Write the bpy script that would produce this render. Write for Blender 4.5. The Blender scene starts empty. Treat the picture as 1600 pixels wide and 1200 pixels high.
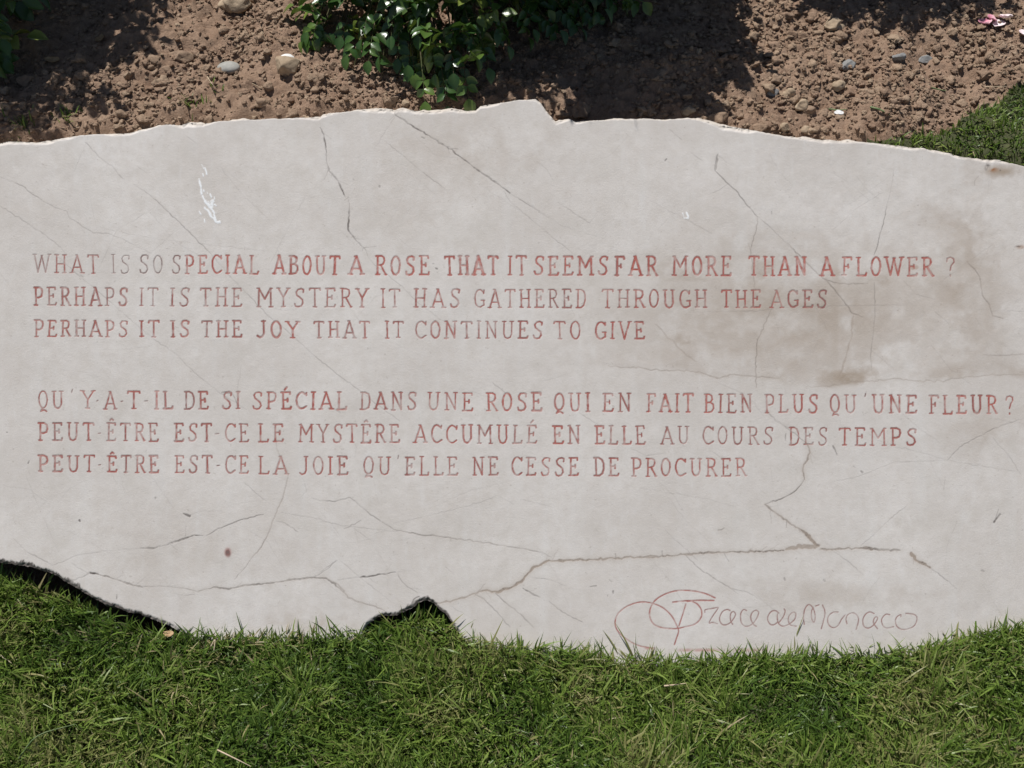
import bpy, math, random
import numpy as np
from mathutils import Vector

R = math.radians
SC = bpy.context.scene
COL = SC.collection
rng = np.random.default_rng(7)
random.seed(7)

# ------------------------------------------------------------------ camera, sky, sun, exposure
TILT = R(45)                       # slab leans 45 degrees back; the camera looks square at it
DIST = 1.8
HF = R(54)
ZC = 0.33
S = 2 * DIST * math.tan(HF / 2) / 1600      # metres per photo pixel on the slab face
UP = np.array([0, math.sin(TILT), math.cos(TILT)])
NRM = np.array([0, -math.cos(TILT), math.sin(TILT)])
CEN = np.array([0, 0, ZC])
CAM = CEN + NRM * DIST

cd = bpy.data.cameras.new('camera')
cam = bpy.data.objects.new('camera', cd)
COL.objects.link(cam)
cam.location = CAM
cam.rotation_euler = (R(90) - TILT, 0, 0)
cd.sensor_width = 36
cd.lens = 18 / math.tan(HF / 2)
cd.clip_start = 0.02
cd.clip_end = 500
SC.camera = cam

SUN_EL, SUN_AZ = R(69), R(-50)     # azimuth from +Y towards +X: sun behind and to the left
sdir = Vector((math.cos(SUN_EL) * math.sin(SUN_AZ), math.cos(SUN_EL) * math.cos(SUN_AZ), math.sin(SUN_EL)))
w = bpy.data.worlds.new('World')
SC.world = w
w.use_nodes = True
nt = w.node_tree
sky = nt.nodes.new('ShaderNodeTexSky')
sky.sky_type = 'NISHITA'
sky.sun_disc = False
sky.sun_elevation = SUN_EL
sky.sun_rotation = SUN_AZ
nt.links.new(sky.outputs[0], nt.nodes['Background'].inputs[0])
nt.nodes['Background'].inputs[1].default_value = 0.05
sl = bpy.data.lights.new('sun', 'SUN')
sl.energy = 4.8
sl.angle = R(0.5)
sl.color = (1.0, 0.965, 0.92)
so = bpy.data.objects.new('sun', sl)
COL.objects.link(so)
so.location = (0, 0, 5)
so.rotation_euler = sdir.to_track_quat('Z', 'Y').to_euler()
SC.view_settings.view_transform = 'Standard'
SC.view_settings.look = 'None'
SC.view_settings.exposure = -0.07
SC.view_settings.gamma = 1.0

# ------------------------------------------------------------------ helpers
def tag(o, label=None, cat=None, group=None, kind=None):
    if label: o['label'] = label
    if cat: o['category'] = cat
    if group: o['group'] = group
    if kind: o['kind'] = kind
    return o

def empty(name, loc):
    o = bpy.data.objects.new(name, None)
    COL.objects.link(o)
    o.location = loc
    o.empty_display_size = 0.05
    return o

def make_mesh(name, verts, faces=None, tris=None, quads=None, attrs=None, smooth=False):
    """verts (n,3); quads/tris numpy int arrays; attrs dict name->(n,) float per vertex"""
    me = bpy.data.meshes.new(name)
    verts = np.asarray(verts, dtype=np.float32)
    n = len(verts)
    me.vertices.add(n)
    me.vertices.foreach_set('co', verts.ravel())
    idx, sizes = [], []
    if quads is not None and len(quads):
        q = np.asarray(quads, dtype=np.int32); idx.append(q.ravel()); sizes.append(np.full(len(q), 4, np.int32))
    if tris is not None and len(tris):
        t = np.asarray(tris, dtype=np.int32); idx.append(t.ravel()); sizes.append(np.full(len(t), 3, np.int32))
    idx = np.concatenate(idx); sizes = np.concatenate(sizes)
    me.loops.add(len(idx))
    me.loops.foreach_set('vertex_index', idx)
    me.polygons.add(len(sizes))
    starts = np.zeros(len(sizes), np.int32); starts[1:] = np.cumsum(sizes)[:-1]
    me.polygons.foreach_set('loop_start', starts)
    if smooth:
        me.polygons.foreach_set('use_smooth', np.ones(len(sizes), dtype=bool))
    if attrs:
        for k, a in attrs.items():
            at = me.attributes.new(k, 'FLOAT', 'POINT')
            at.data.foreach_set('value', np.asarray(a, dtype=np.float32))
    me.update(calc_edges=True)
    return me

def obj(name, me, mat, parent=None):
    o = bpy.data.objects.new(name, me)
    COL.objects.link(o)
    if mat: me.materials.append(mat)
    if parent: o.parent = parent
    return o

def compact(verts, quads, attrs):
    """keep only the vertices used by quads"""
    used = np.unique(quads)
    remap = np.full(len(verts), -1, np.int64); remap[used] = np.arange(len(used))
    return verts[used], remap[quads], {k: a[used] for k, a in attrs.items()}

def hash2(ix, iy, seed):
    h = (ix.astype(np.int64) * 374761393 + iy.astype(np.int64) * 668265263 + seed * 1442695041) & 0xFFFFFFFF
    h = ((h ^ (h >> 13)) * 1274126177) & 0xFFFFFFFF
    h = ((h ^ (h >> 16)) * 2246822519) & 0xFFFFFFFF
    return ((h ^ (h >> 15)) & 0xFFFFFF) / float(0xFFFFFF)

def vnoise(x, y, seed=0):
    ix = np.floor(x); iy = np.floor(y)
    fx = x - ix; fy = y - iy
    fx = fx * fx * fx * (fx * (fx * 6 - 15) + 10); fy = fy * fy * fy * (fy * (fy * 6 - 15) + 10)
    ix = ix.astype(np.int64); iy = iy.astype(np.int64)
    a = hash2(ix, iy, seed); b = hash2(ix + 1, iy, seed)
    c = hash2(ix, iy + 1, seed); d = hash2(ix + 1, iy + 1, seed)
    return (a * (1 - fx) + b * fx) * (1 - fy) + (c * (1 - fx) + d * fx) * fy - 0.5

def fbm(x, y, oct=4, seed=0, gain=0.5):
    t = 0; amp = 1.0
    for o in range(oct):
        t = t + amp * vnoise(x * 2 ** o + 17.3 * o, y * 2 ** o - 9.1 * o, seed + o)
        amp *= gain
    return t

def sstep(a, b, x):
    t = np.clip((x - a) / (b - a), 0, 1)
    return t * t * (3 - 2 * t)

# ------------------------------------------------------------------ node material helper
def new_mat(name):
    m = bpy.data.materials.new(name)
    m.use_nodes = True
    return m, m.node_tree, m.node_tree.nodes['Principled BSDF']

def N(nt, typ, **kw):
    n = nt.nodes.new(typ)
    for k, v in kw.items():
        setattr(n, k, v)
    return n

def attr(nt, name):
    return N(nt, 'ShaderNodeAttribute', attribute_name=name).outputs['Fac']

def mixc(nt, fac, a, b):
    n = N(nt, 'ShaderNodeMix', data_type='RGBA')
    for sock, val in ((n.inputs[0], fac), (n.inputs[6], a), (n.inputs[7], b)):
        if hasattr(val, 'is_output'): nt.links.new(val, sock)
        elif isinstance(val, (int, float)): sock.default_value = val
        else: sock.default_value = (*val, 1)
    return n.outputs[2]

def noise(nt, scale, detail=4, rough=0.55, coord='Object', mapscale=None):
    tc = N(nt, 'ShaderNodeTexCoord')
    n = N(nt, 'ShaderNodeTexNoise')
    src = tc.outputs[coord]
    if mapscale:
        mp = N(nt, 'ShaderNodeMapping'); mp.inputs['Scale'].default_value = mapscale
        nt.links.new(src, mp.inputs[0]); src = mp.outputs[0]
    nt.links.new(src, n.inputs['Vector'])
    n.inputs['Scale'].default_value = scale
    n.inputs['Detail'].default_value = detail
    n.inputs['Roughness'].default_value = rough
    return n.outputs['Fac']

def ramp(nt, fac, lo, hi, a=0.0, b=1.0):
    n = N(nt, 'ShaderNodeMapRange')
    nt.links.new(fac, n.inputs[0])
    n.inputs[1].default_value = lo; n.inputs[2].default_value = hi
    n.inputs[3].default_value = a; n.inputs[4].default_value = b
    return n.outputs[0]

def mult(nt, a, b):
    n = N(nt, 'ShaderNodeMath', operation='MULTIPLY')
    for s, v in zip(n.inputs, (a, b)):
        if hasattr(v, 'is_output'): nt.links.new(v, s)
        else: s.default_value = v
    return n.outputs[0]

def bump(nt, bsdf, h, strength, dist):
    b = N(nt, 'ShaderNodeBump')
    b.inputs['Strength'].default_value = strength; b.inputs['Distance'].default_value = dist
    nt.links.new(h, b.inputs['Height']); nt.links.new(b.outputs[0], bsdf.inputs['Normal'])

# ------------------------------------------------------------------ materials
def marble_material():
    m, nt, b = new_mat('weathered_marble')
    c = mixc(nt, ramp(nt, noise(nt, 5, 5, 0.6), 0.35, 0.68), (0.662, 0.617, 0.582), (0.757, 0.718, 0.687))
    c = mixc(nt, ramp(nt, noise(nt, 48, 9, 0.72), 0.40, 0.70, 0, 0.6), c, (0.60, 0.55, 0.505))
    c = mixc(nt, ramp(nt, noise(nt, 30, 6, 0.7, mapscale=(2.0, 0.5, 0.5)), 0.55, 0.75, 0, 0.35), c, (0.78, 0.765, 0.755))
    c = mixc(nt, ramp(nt, noise(nt, 130, 3, 0.6), 0.66, 0.72, 0, 0.35), c, (0.42, 0.37, 0.33))
    c = mixc(nt, ramp(nt, noise(nt, 14, 6, 0.65), 0.5, 0.75, 0, 0.35), c, (0.56, 0.52, 0.47))
    c = mixc(nt, ramp(nt, noise(nt, 9, 3, 0.5, mapscale=(3.2, 0.3, 0.3)), 0.52, 0.72, 0, 0.22), c, (0.75, 0.74, 0.73))
    c = mixc(nt, ramp(nt, noise(nt, 260, 2, 0.5), 0.62, 0.8, 0, 0.25), c, (0.50, 0.46, 0.42))
    c = mixc(nt, attr(nt, 'rim'), c, (0.60, 0.54, 0.47))
    c = mixc(nt, attr(nt, 'stain'), c, (0.385, 0.305, 0.235))
    c = mixc(nt, attr(nt, 'rust'), c, (0.33, 0.15, 0.06))
    c = mixc(nt, attr(nt, 'filler'), c, (0.43, 0.35, 0.29))
    c = mixc(nt, attr(nt, 'crack_shade'), c, (0.13, 0.11, 0.10))
    red = mixc(nt, ramp(nt, noise(nt, 160, 3, 0.6), 0.35, 0.65), (0.41, 0.092, 0.075), (0.53, 0.18, 0.145))
    pc = mixc(nt, attr(nt, 'fade'), red, (0.21, 0.145, 0.135))
    c = mixc(nt, attr(nt, 'paint'), c, pc)
    c = mixc(nt, attr(nt, 'white'), c, (0.93, 0.95, 0.97))
    nt.links.new(c, b.inputs['Base Color'])
    b.inputs['Roughness'].default_value = 0.62
    b.inputs['Specular IOR Level'].default_value = 0.35
    bump(nt, b, noise(nt, 300, 8, 0.75), 0.45, 0.0010)
    return m
M_MARBLE = marble_material()

def soil_material():
    m, nt, b = new_mat('dry_brown_soil')
    c = mixc(nt, ramp(nt, noise(nt, 16, 6, 0.65), 0.3, 0.7), (0.258, 0.166, 0.114), (0.385, 0.268, 0.194))
    c = mixc(nt, ramp(nt, noise(nt, 220, 4, 0.6), 0.45, 0.75, 0, 0.7), c, (0.46, 0.33, 0.24))
    c = mixc(nt, attr(nt, 'tone'), c, (0.50, 0.38, 0.27))
    nt.links.new(c, b.inputs['Base Color'])
    b.inputs['Roughness'].default_value = 0.95
    b.inputs['Specular IOR Level'].default_value = 0.1
    bump(nt, b, noise(nt, 260, 8, 0.75), 1.0, 0.005)
    return m
M_SOIL = soil_material()

def thatch_material():
    m, nt, b = new_mat('lawn_thatch')
    c = mixc(nt, ramp(nt, noise(nt, 60, 5, 0.7), 0.35, 0.7), (0.045, 0.055, 0.020), (0.105, 0.105, 0.048))
    nt.links.new(c, b.inputs['Base Color'])
    b.inputs['Roughness'].default_value = 0.95
    bump(nt, b, noise(nt, 200, 4, 0.7), 0.8, 0.004)
    return m
M_THATCH = thatch_material()

def blade_material():
    m, nt, b = new_mat('grass_blade')
    t = attr(nt, 'tone')
    cr = N(nt, 'ShaderNodeValToRGB')
    nt.links.new(t, cr.inputs[0])
    e = cr.color_ramp.elements
    e[0].position = 0.0; e[0].color = (0.050, 0.098, 0.018, 1)
    e[1].position = 1.0; e[1].color = (0.42, 0.35, 0.21, 1)
    for p, col in ((0.35, (0.112, 0.190, 0.030, 1)), (0.62, (0.185, 0.268, 0.050, 1)), (0.80, (0.235, 0.300, 0.085, 1)), (0.88, (0.28, 0.26, 0.11, 1))):
        x = e.new(p); x.color = col
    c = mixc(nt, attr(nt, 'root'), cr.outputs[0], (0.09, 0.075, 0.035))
    nt.links.new(c, b.inputs['Base Color'])
    b.inputs['Roughness'].default_value = 0.40
    b.inputs['Specular IOR Level'].default_value = 0.32
    tr = N(nt, 'ShaderNodeBsdfTranslucent')
    c2 = mixc(nt, 0.35, c, (0.13, 0.20, 0.02))
    nt.links.new(c2, tr.inputs[0])
    mx = N(nt, 'ShaderNodeMixShader'); mx.inputs[0].default_value = 0.25
    nt.links.new(b.outputs[0], mx.inputs[1]); nt.links.new(tr.outputs[0], mx.inputs[2])
    nt.links.new(mx.outputs[0], nt.nodes['Material Output'].inputs[0])
    return m
M_BLADE = blade_material()

def leaf_material():
    m, nt, b = new_mat('glossy_rose_leaf')
    t = attr(nt, 'tone')
    cr = N(nt, 'ShaderNodeValToRGB')
    nt.links.new(t, cr.inputs[0])
    e = cr.color_ramp.elements
    e[0].position = 0.0; e[0].color = (0.020, 0.058, 0.016, 1)
    e[1].position = 1.0; e[1].color = (0.22, 0.27, 0.05, 1)
    for p, col in ((0.5, (0.042, 0.110, 0.024, 1)), (0.8, (0.105, 0.185, 0.032, 1))):
        x = e.new(p); x.color = col
    c = mixc(nt, mult(nt, attr(nt, 'vein'), 0.3), cr.outputs[0], (0.10, 0.15, 0.05))
    c = mixc(nt, ramp(nt, noise(nt, 120, 3, 0.6), 0.55, 0.8, 0, 0.35), c, (0.06, 0.07, 0.02))
    nt.links.new(c, b.inputs['Base Color'])
    b.inputs['Roughness'].default_value = 0.30
    b.inputs['Specular IOR Level'].default_value = 0.62
    bump(nt, b, noise(nt, 240, 3, 0.6), 0.3, 0.001)
    tr = N(nt, 'ShaderNodeBsdfTranslucent')
    nt.links.new(mixc(nt, 0.4, c, (0.14, 0.24, 0.015)), tr.inputs[0])
    mx = N(nt, 'ShaderNodeMixShader'); mx.inputs[0].default_value = 0.15
    nt.links.new(b.outputs[0], mx.inputs[1]); nt.links.new(tr.outputs[0], mx.inputs[2])
    nt.links.new(mx.outputs[0], nt.nodes['Material Output'].inputs[0])
    return m
M_LEAF = leaf_material()

def simple_mat(name, c1, c2, scale=60, rough=0.8, bmp=0.5, dist=0.002, spec=0.25):
    m, nt, b = new_mat(name)
    c = mixc(nt, ramp(nt, noise(nt, scale, 5, 0.6), 0.35, 0.68), c1, c2)
    nt.links.new(c, b.inputs['Base Color'])
    b.inputs['Roughness'].default_value = rough
    b.inputs['Specular IOR Level'].default_value = spec
    bump(nt, b, noise(nt, scale * 4, 5, 0.65), bmp, dist)
    return m
M_CANE = simple_mat('rose_cane', (0.07, 0.09, 0.03), (0.12, 0.085, 0.05), 40, 0.6)
M_GREYSTONE = simple_mat('grey_pebble', (0.30, 0.30, 0.275), (0.42, 0.41, 0.38), 70, 0.6, 0.2)
M_TANSTONE = simple_mat('tan_stone', (0.32, 0.24, 0.165), (0.48, 0.38, 0.27), 60, 0.85)
M_BROWNSTONE = simple_mat('brown_clod', (0.23, 0.16, 0.115), (0.36, 0.26, 0.18), 90, 0.95, 0.9)
M_BLUESTONE = simple_mat('blue_grey_stone', (0.19, 0.19, 0.19), (0.29, 0.29, 0.28), 60, 0.7, 0.3)
M_WHITESTONE = simple_mat('white_chip', (0.72, 0.72, 0.72), (0.86, 0.86, 0.85), 60, 0.6, 0.2)
M_PETAL = simple_mat('pink_petal', (0.62, 0.20, 0.30), (0.80, 0.52, 0.56), 50, 0.6, 0.2)
M_PALEPETAL = simple_mat('pale_petal', (0.80, 0.64, 0.66), (0.86, 0.78, 0.78), 50, 0.6, 0.2)
M_DRYLEAF = simple_mat('dry_leaf', (0.30, 0.19, 0.10), (0.44, 0.31, 0.18), 80, 0.7, 0.5)
M_STRAW = simple_mat('straw', (0.46, 0.36, 0.24), (0.62, 0.52, 0.38), 80, 0.7, 0.3)
M_GREENTWIG = simple_mat('green_twig', (0.10, 0.16, 0.06), (0.20, 0.24, 0.12), 80, 0.6, 0.3)

# ------------------------------------------------------------------ slab outline (photo pixels on the slab face)
TOP = [(-300, 560), (-292, 470), (-270, 400), (-235, 345), (-190, 300), (-130, 262), (-60, 236), (0, 224), (13, 220.5), (34, 222), (57, 223), (78, 219), (101, 215), (128, 211), (152, 209),
       (179, 211), (202, 208), (216, 204), (243, 198.5), (256, 195), (283, 195), (294, 191), (317, 193.5), (337, 190), (388, 187),
       (439, 185), (499, 183), (503, 180), (520, 176), (551, 173), (601, 170), (616, 172), (628, 169), (648, 173), (669, 175), (689, 173),
       (709, 171), (729, 173), (743, 173), (750, 166), (767, 163), (787, 159.5), (810, 156), (837, 155), (844, 160), (851, 170), (859, 180),
       (868, 190), (875, 188), (891, 186.5), (900, 191), (922, 189), (972, 186.5), (1006, 185), (1040, 188), (1075, 185), (1097, 189),
       (1124, 195.5), (1161, 200), (1199, 207.5), (1240, 214), (1292, 219), (1349, 222), (1394, 226), (1450, 234), (1484, 238.6),
       (1495, 244), (1525, 247.6), (1562, 250.6), (1600, 260), (1660, 274), (1720, 300), (1780, 345), (1820, 400), (1848, 470), (1862, 560), (1866, 640)]
BOT = [(-300, 600), (-290, 690), (-262, 770), (-215, 820), (-150, 848), (-80, 864), (0, 878), (30, 884), (60, 891), (85, 900), (105, 910), (130, 925), (150, 938), (172, 947), (200, 957),
       (230, 965), (262, 978), (290, 990), (312, 1012), (335, 1035), (440, 1044), (530, 1040), (556, 1005), (572, 978), (590, 966), (622, 960), (640, 952), (652, 944),
       (668, 940), (680, 945), (690, 955), (702, 968), (712, 984), (722, 998), (738, 1030), (790, 1060), (1000, 1078), (1300, 1070), (1500, 1052), (1640, 1035), (1740, 990),
       (1810, 920), (1850, 830), (1864, 730), (1866, 660)]
TOP = np.array(TOP, float); BOT = np.array(BOT, float)
GRD = np.array([(-700, 985), (-300, 955), (-60, 946), (0, 945), (100, 966), (200, 990), (300, 1003), (400, 1003), (480, 1000), (600, 995), (680, 994),
                (760, 1020), (850, 1024), (1000, 1042), (1100, 1042), (1300, 1028), (1450, 1020), (1600, 985), (1850, 970), (2300, 990)], float)
TOPS = np.array([(-700, 262), (-300, 250), (-100, 238), (0, 230), (200, 215), (400, 195), (600, 182), (900, 190), (1075, 195), (1240, 222), (1450, 244),
                 (1600, 266), (1850, 290), (2300, 320)], float)

def smooth_interp(x, tab, k=40):
    return (np.interp(x - k, tab[:, 0], tab[:, 1]) + 2 * np.interp(x, tab[:, 0], tab[:, 1]) + np.interp(x + k, tab[:, 0], tab[:, 1])) / 4

# ------------------------------------------------------------------ ground height
def lifted(px):
    """1 where the slab's lower edge hangs clear of the ground, and the y of that edge"""
    lz = np.maximum(sstep(305, 225, px) * sstep(-330, -280, px), sstep(566, 590, px) * sstep(728, 706, px))
    ye = UP[1] * (600 - np.interp(px, BOT[:, 0], BOT[:, 1])) * S
    return lz, ye
THICK = 0.08
def ground_z(x, y, rough=True):
    x = np.asarray(x, float); y = np.asarray(y, float)
    px = 800 + x / S
    vt = (600 - smooth_interp(px, TOPS)) * S
    vg = (600 - smooth_interp(px, GRD, 25)) * S
    yt = UP[1] * vt; zt = ZC + UP[2] * vt
    yf = UP[1] * vg; zf = ZC + UP[2] * vg
    fade = np.clip((yf - y) / 0.5, 0, 1)
    zlow = zf * (1 - fade)
    d = y - yt - 0.065
    zup = zt - 0.03 + 0.21 * np.minimum(d, 1.2) + 0.03 * np.maximum(d - 1.2, 0)
    zbank = ZC - 0.063 + (y - 0.061) / math.tan(TILT)
    soft = np.clip((np.abs(x - 0.0) - 1.3) / 0.8, 0, 1)
    zb2 = zlow + (zup - zlow) * sstep(yf - 0.1, yt + 0.5, y)
    zbank = zbank * (1 - soft) + zb2 * soft
    z = np.minimum(np.maximum(zbank, zlow), np.maximum(zup, zlow))
    lz, ye = lifted(px)
    z = z - 0.09 * lz * sstep(ye - 0.016, ye + 0.03, y) * sstep(ye + 0.3, ye + 0.15, y)
    if rough:
        s = soil_mask(x, y)
        near = np.exp(-np.maximum(np.hypot(x, y - 0.2) - 2.0, 0))
        clod = fbm(x * 28, y * 28, 5, 11, 0.6)
        ridg = -np.abs(fbm(x * 46, y * 46, 3, 31)) + 0.15
        z = z + s * near * (0.012 * clod + 0.010 * ridg + 0.024 * fbm(x * 7, y * 7, 3, 5) + 0.009 * fbm(x * 90, y * 90, 3, 15))
        z = z + (1 - s) * near * (0.006 + 0.012 * sstep(0.02, 0.14, np.abs(y - yf)))  * fbm(x * 9, y * 9, 3, 21)
    return z

def soil_mask(x, y):
    x = np.asarray(x, float); y = np.asarray(y, float)
    px = 800 + x / S
    vt = (600 - smooth_interp(px, TOPS)) * S
    vg = (600 - smooth_interp(px, GRD, 25)) * S
    yt = UP[1] * vt; yf = UP[1] * vg
    lz, ye = lifted(px)
    yf = yf + lz * np.maximum(ye - 0.002 - yf, 0) + (1 - lz) * 0.035
    edge = 0.02 * fbm(x * 14, y * 14, 3, 77)
    under = sstep(yf - 0.012, yf + 0.012, y + edge * 0.2)
    g = np.interp(x, [0.56, 0.66, 0.80, 0.90, 1.02, 1.4, 2.0], [-0.1, 0.08, 0.12, 0.20, 0.29, 0.36, 0.45])
    g = np.maximum(g, np.interp(x, [-1.9, -1.35, -1.22], [0.3, 0.05, -0.1]))
    lawn_up = sstep(0.012, -0.012, (y - yt) - g + edge) * sstep(yt - 0.05, yt + 0.02, y) * (g > -0.02)
    side = np.maximum(sstep(-1.22, -1.32, x), sstep(1.18, 1.28, x)) * sstep(0.012, -0.012, (y - yt) - g + edge)
    m = under * (1 - np.maximum(lawn_up, side))
    far = sstep(2.3, 2.6, y)
    return m * (1 - far)

def px_ray(px, py):
    f = 800 / math.tan(HF / 2)
    right = np.array([1, 0, 0])
    return right * ((px - 800) / f) + UP * ((600 - py) / f) - NRM

def on_ground(px, py, lift=0.0):
    """the ground point seen at a photo pixel"""
    d = px_ray(px, py)
    ts = np.linspace(0.8, 4.5, 2400)
    P = CAM[None] + d[None] * ts[:, None]
    g = ground_z(P[:, 0], P[:, 1])
    below = np.nonzero(P[:, 2] < g + lift)[0]
    k = below[0] if len(below) else len(ts) - 1
    p = P[k].copy(); p[2] = float(ground_z(p[0], p[1])) + lift
    return p

# ------------------------------------------------------------------ ground sheet
def graded(lo, hi, fine_lo, fine_hi, step):
    a = [fine_lo]; d = step
    while a[-1] > lo: d *= 1.12; a.append(a[-1] - d)
    b = [fine_hi]; d = step
    while b[-1] < hi: d *= 1.12; b.append(b[-1] + d)
    return np.array(sorted(a[1:]) + list(np.arange(fine_lo, fine_hi, step)) + b)

gx = graded(-60, 60, -1.35, 1.35, 0.005)
gy = np.concatenate([graded(-60, -0.3, -0.8, -0.32, 0.012), np.arange(-0.30, 0.24, 0.02)])
gy = np.unique(np.round(np.concatenate([gy[gy < 0.24], graded(0.2, 60, 0.24, 1.0, 0.0045)]), 5))
GX, GY = np.meshgrid(gx, gy)
GZ = ground_z(GX, GY)
SM = soil_mask(GX, GY)
nx, ny = len(gx), len(gy)
ids = np.arange(nx * ny).reshape(ny, nx)
quads = np.stack([ids[:-1, :-1], ids[:-1, 1:], ids[1:, 1:], ids[1:, :-1]], -1).reshape(-1, 4)
V = np.stack([GX, GY, GZ], -1).reshape(-1, 3)
tone = np.clip(0.25 * (fbm(GX * 40, GY * 40, 3, 3) + 0.1), 0, 0.4).ravel()
fm = (SM[:-1, :-1] + SM[1:, 1:] + SM[:-1, 1:] + SM[1:, :-1]).ravel() / 4
for nm, sel, mat, lab in (('lawn', fm < 0.5, M_THATCH, 'ground under the short green lawn'), ('soil_bed', fm >= 0.5, M_SOIL, 'bare brown soil of the rose bed behind the stone')):
    v, q, a = compact(V, quads[sel], {'tone': tone})
    tag(obj(nm, make_mesh(nm, v, quads=q, attrs=a, smooth=True), mat), lab, 'ground', kind='structure')

# ------------------------------------------------------------------ the slab: height field with carved letters, cracks and stains
xs = np.concatenate([np.arange(-300, -6, 5.0), np.arange(-6, 1606, 1.0), np.arange(1606, 1867, 5.0)])
ys = np.concatenate([np.arange(150, 1012, 1.0), np.arange(1012, 1082, 4.0)])
nc, nr = len(xs), len(ys)
H = np.zeros((nr, nc)); PAINT = np.zeros((nr, nc)); FADE = np.zeros((nr, nc)); CRACK_SHADE = np.zeros((nr, nc)); FILL = np.zeros((nr, nc))
WHITE = np.zeros((nr, nc)); STAIN = np.zeros((nr, nc)); RUST = np.zeros((nr, nc)); OWN = np.zeros((nr, nc), np.int8)

def seg_field(pts, pad):
    """distance from the grid to a polyline, inside its bounding box; pts (k,2); returns slices, dist, arc parameter"""
    pts = np.asarray(pts, float)
    x0, x1 = pts[:, 0].min() - pad, pts[:, 0].max() + pad
    y0, y1 = pts[:, 1].min() - pad, pts[:, 1].max() + pad
    i0, i1 = np.searchsorted(xs, x0), np.searchsorted(xs, x1)
    j0, j1 = np.searchsorted(ys, y0), np.searchsorted(ys, y1)
    if i1 <= i0 or j1 <= j0: return None
    X, Y = np.meshgrid(xs[i0:i1], ys[j0:j1])
    D = np.full(X.shape, 1e9); T = np.zeros(X.shape)
    L = np.hypot(*np.diff(pts, axis=0).T); cum = np.concatenate([[0], np.cumsum(L)]); tot = max(cum[-1], 1e-6)
    for k in range(len(pts) - 1):
        ax, ay = pts[k]; dx, dy = pts[k + 1] - pts[k]; l2 = dx * dx + dy * dy + 1e-9
        t = np.clip(((X - ax) * dx + (Y - ay) * dy) / l2, 0, 1)
        d = np.hypot(X - ax - t * dx, Y - ay - t * dy)
        better = d < D
        D = np.where(better, d, D); T = np.where(better, (cum[k] + t * L[k]) / tot, T)
    return (slice(j0, j1), slice(i0, i1)), D, T, X, Y

def subdivide(pts, step, jit, seed):
    r = np.random.default_rng(seed)
    pts = np.asarray(pts, float); out = [pts[0]]
    for a, b in zip(pts[:-1], pts[1:]):
        n = max(1, int(np.hypot(*(b - a)) / step))
        for k in range(1, n + 1):
            p = a + (b - a) * k / n
            out.append(p + (r.normal(0, jit, 2) if k < n else 0))
    return np.array(out)

def curve(pts, n=6):
    """Catmull-Rom through the points"""
    p = np.asarray(pts, float)
    p = np.vstack([2 * p[0] - p[1], p, 2 * p[-1] - p[-2]])
    out = []
    for i in range(1, len(p) - 2):
        for t in np.linspace(0, 1, n, endpoint=False):
            a, b, c, d = p[i - 1], p[i], p[i + 1], p[i + 2]
            out.append(0.5 * ((2 * b) + (c - a) * t + (2 * a - 5 * b + 4 * c - d) * t * t + (3 * b - a - 3 * c + d) * t ** 3))
    out.append(p[-2])
    return np.array(out)

def carve(pts, width, own, strength=1.0, fade=0.0, depth=0.5):
    r = seg_field(pts, width + 3)
    if r is None: return
    sl_, D, T, X, Y = r
    wob = 1 + 0.25 * vnoise(X * 0.21, Y * 0.21, 91) + 0.2 * vnoise(X * 0.6, Y * 0.6, 92)
    hw = width * 0.5 * wob
    m = sstep(hw + 0.55, hw - 0.55, D)
    wear = np.clip(1.0 + 0.9 * fbm(X * 0.11, Y * 0.11, 3, 55), 0.6, 1.1)
    p = m * strength * wear
    up = p > PAINT[sl_]
    PAINT[sl_] = np.where(up, p, PAINT[sl_])
    edge = sstep(0.35, 1.0, D / np.maximum(hw, 0.1)) * 0.5
    FADE[sl_] = np.where(up, np.clip(fade + edge, 0, 1), FADE[sl_])
    H[sl_] = np.minimum(H[sl_], -depth * np.clip(1.15 - D / np.maximum(hw + 0.3, 0.1), 0, 0.8))
    OWN[sl_] = np.where(m > 0.3, own, OWN[sl_])

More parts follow.
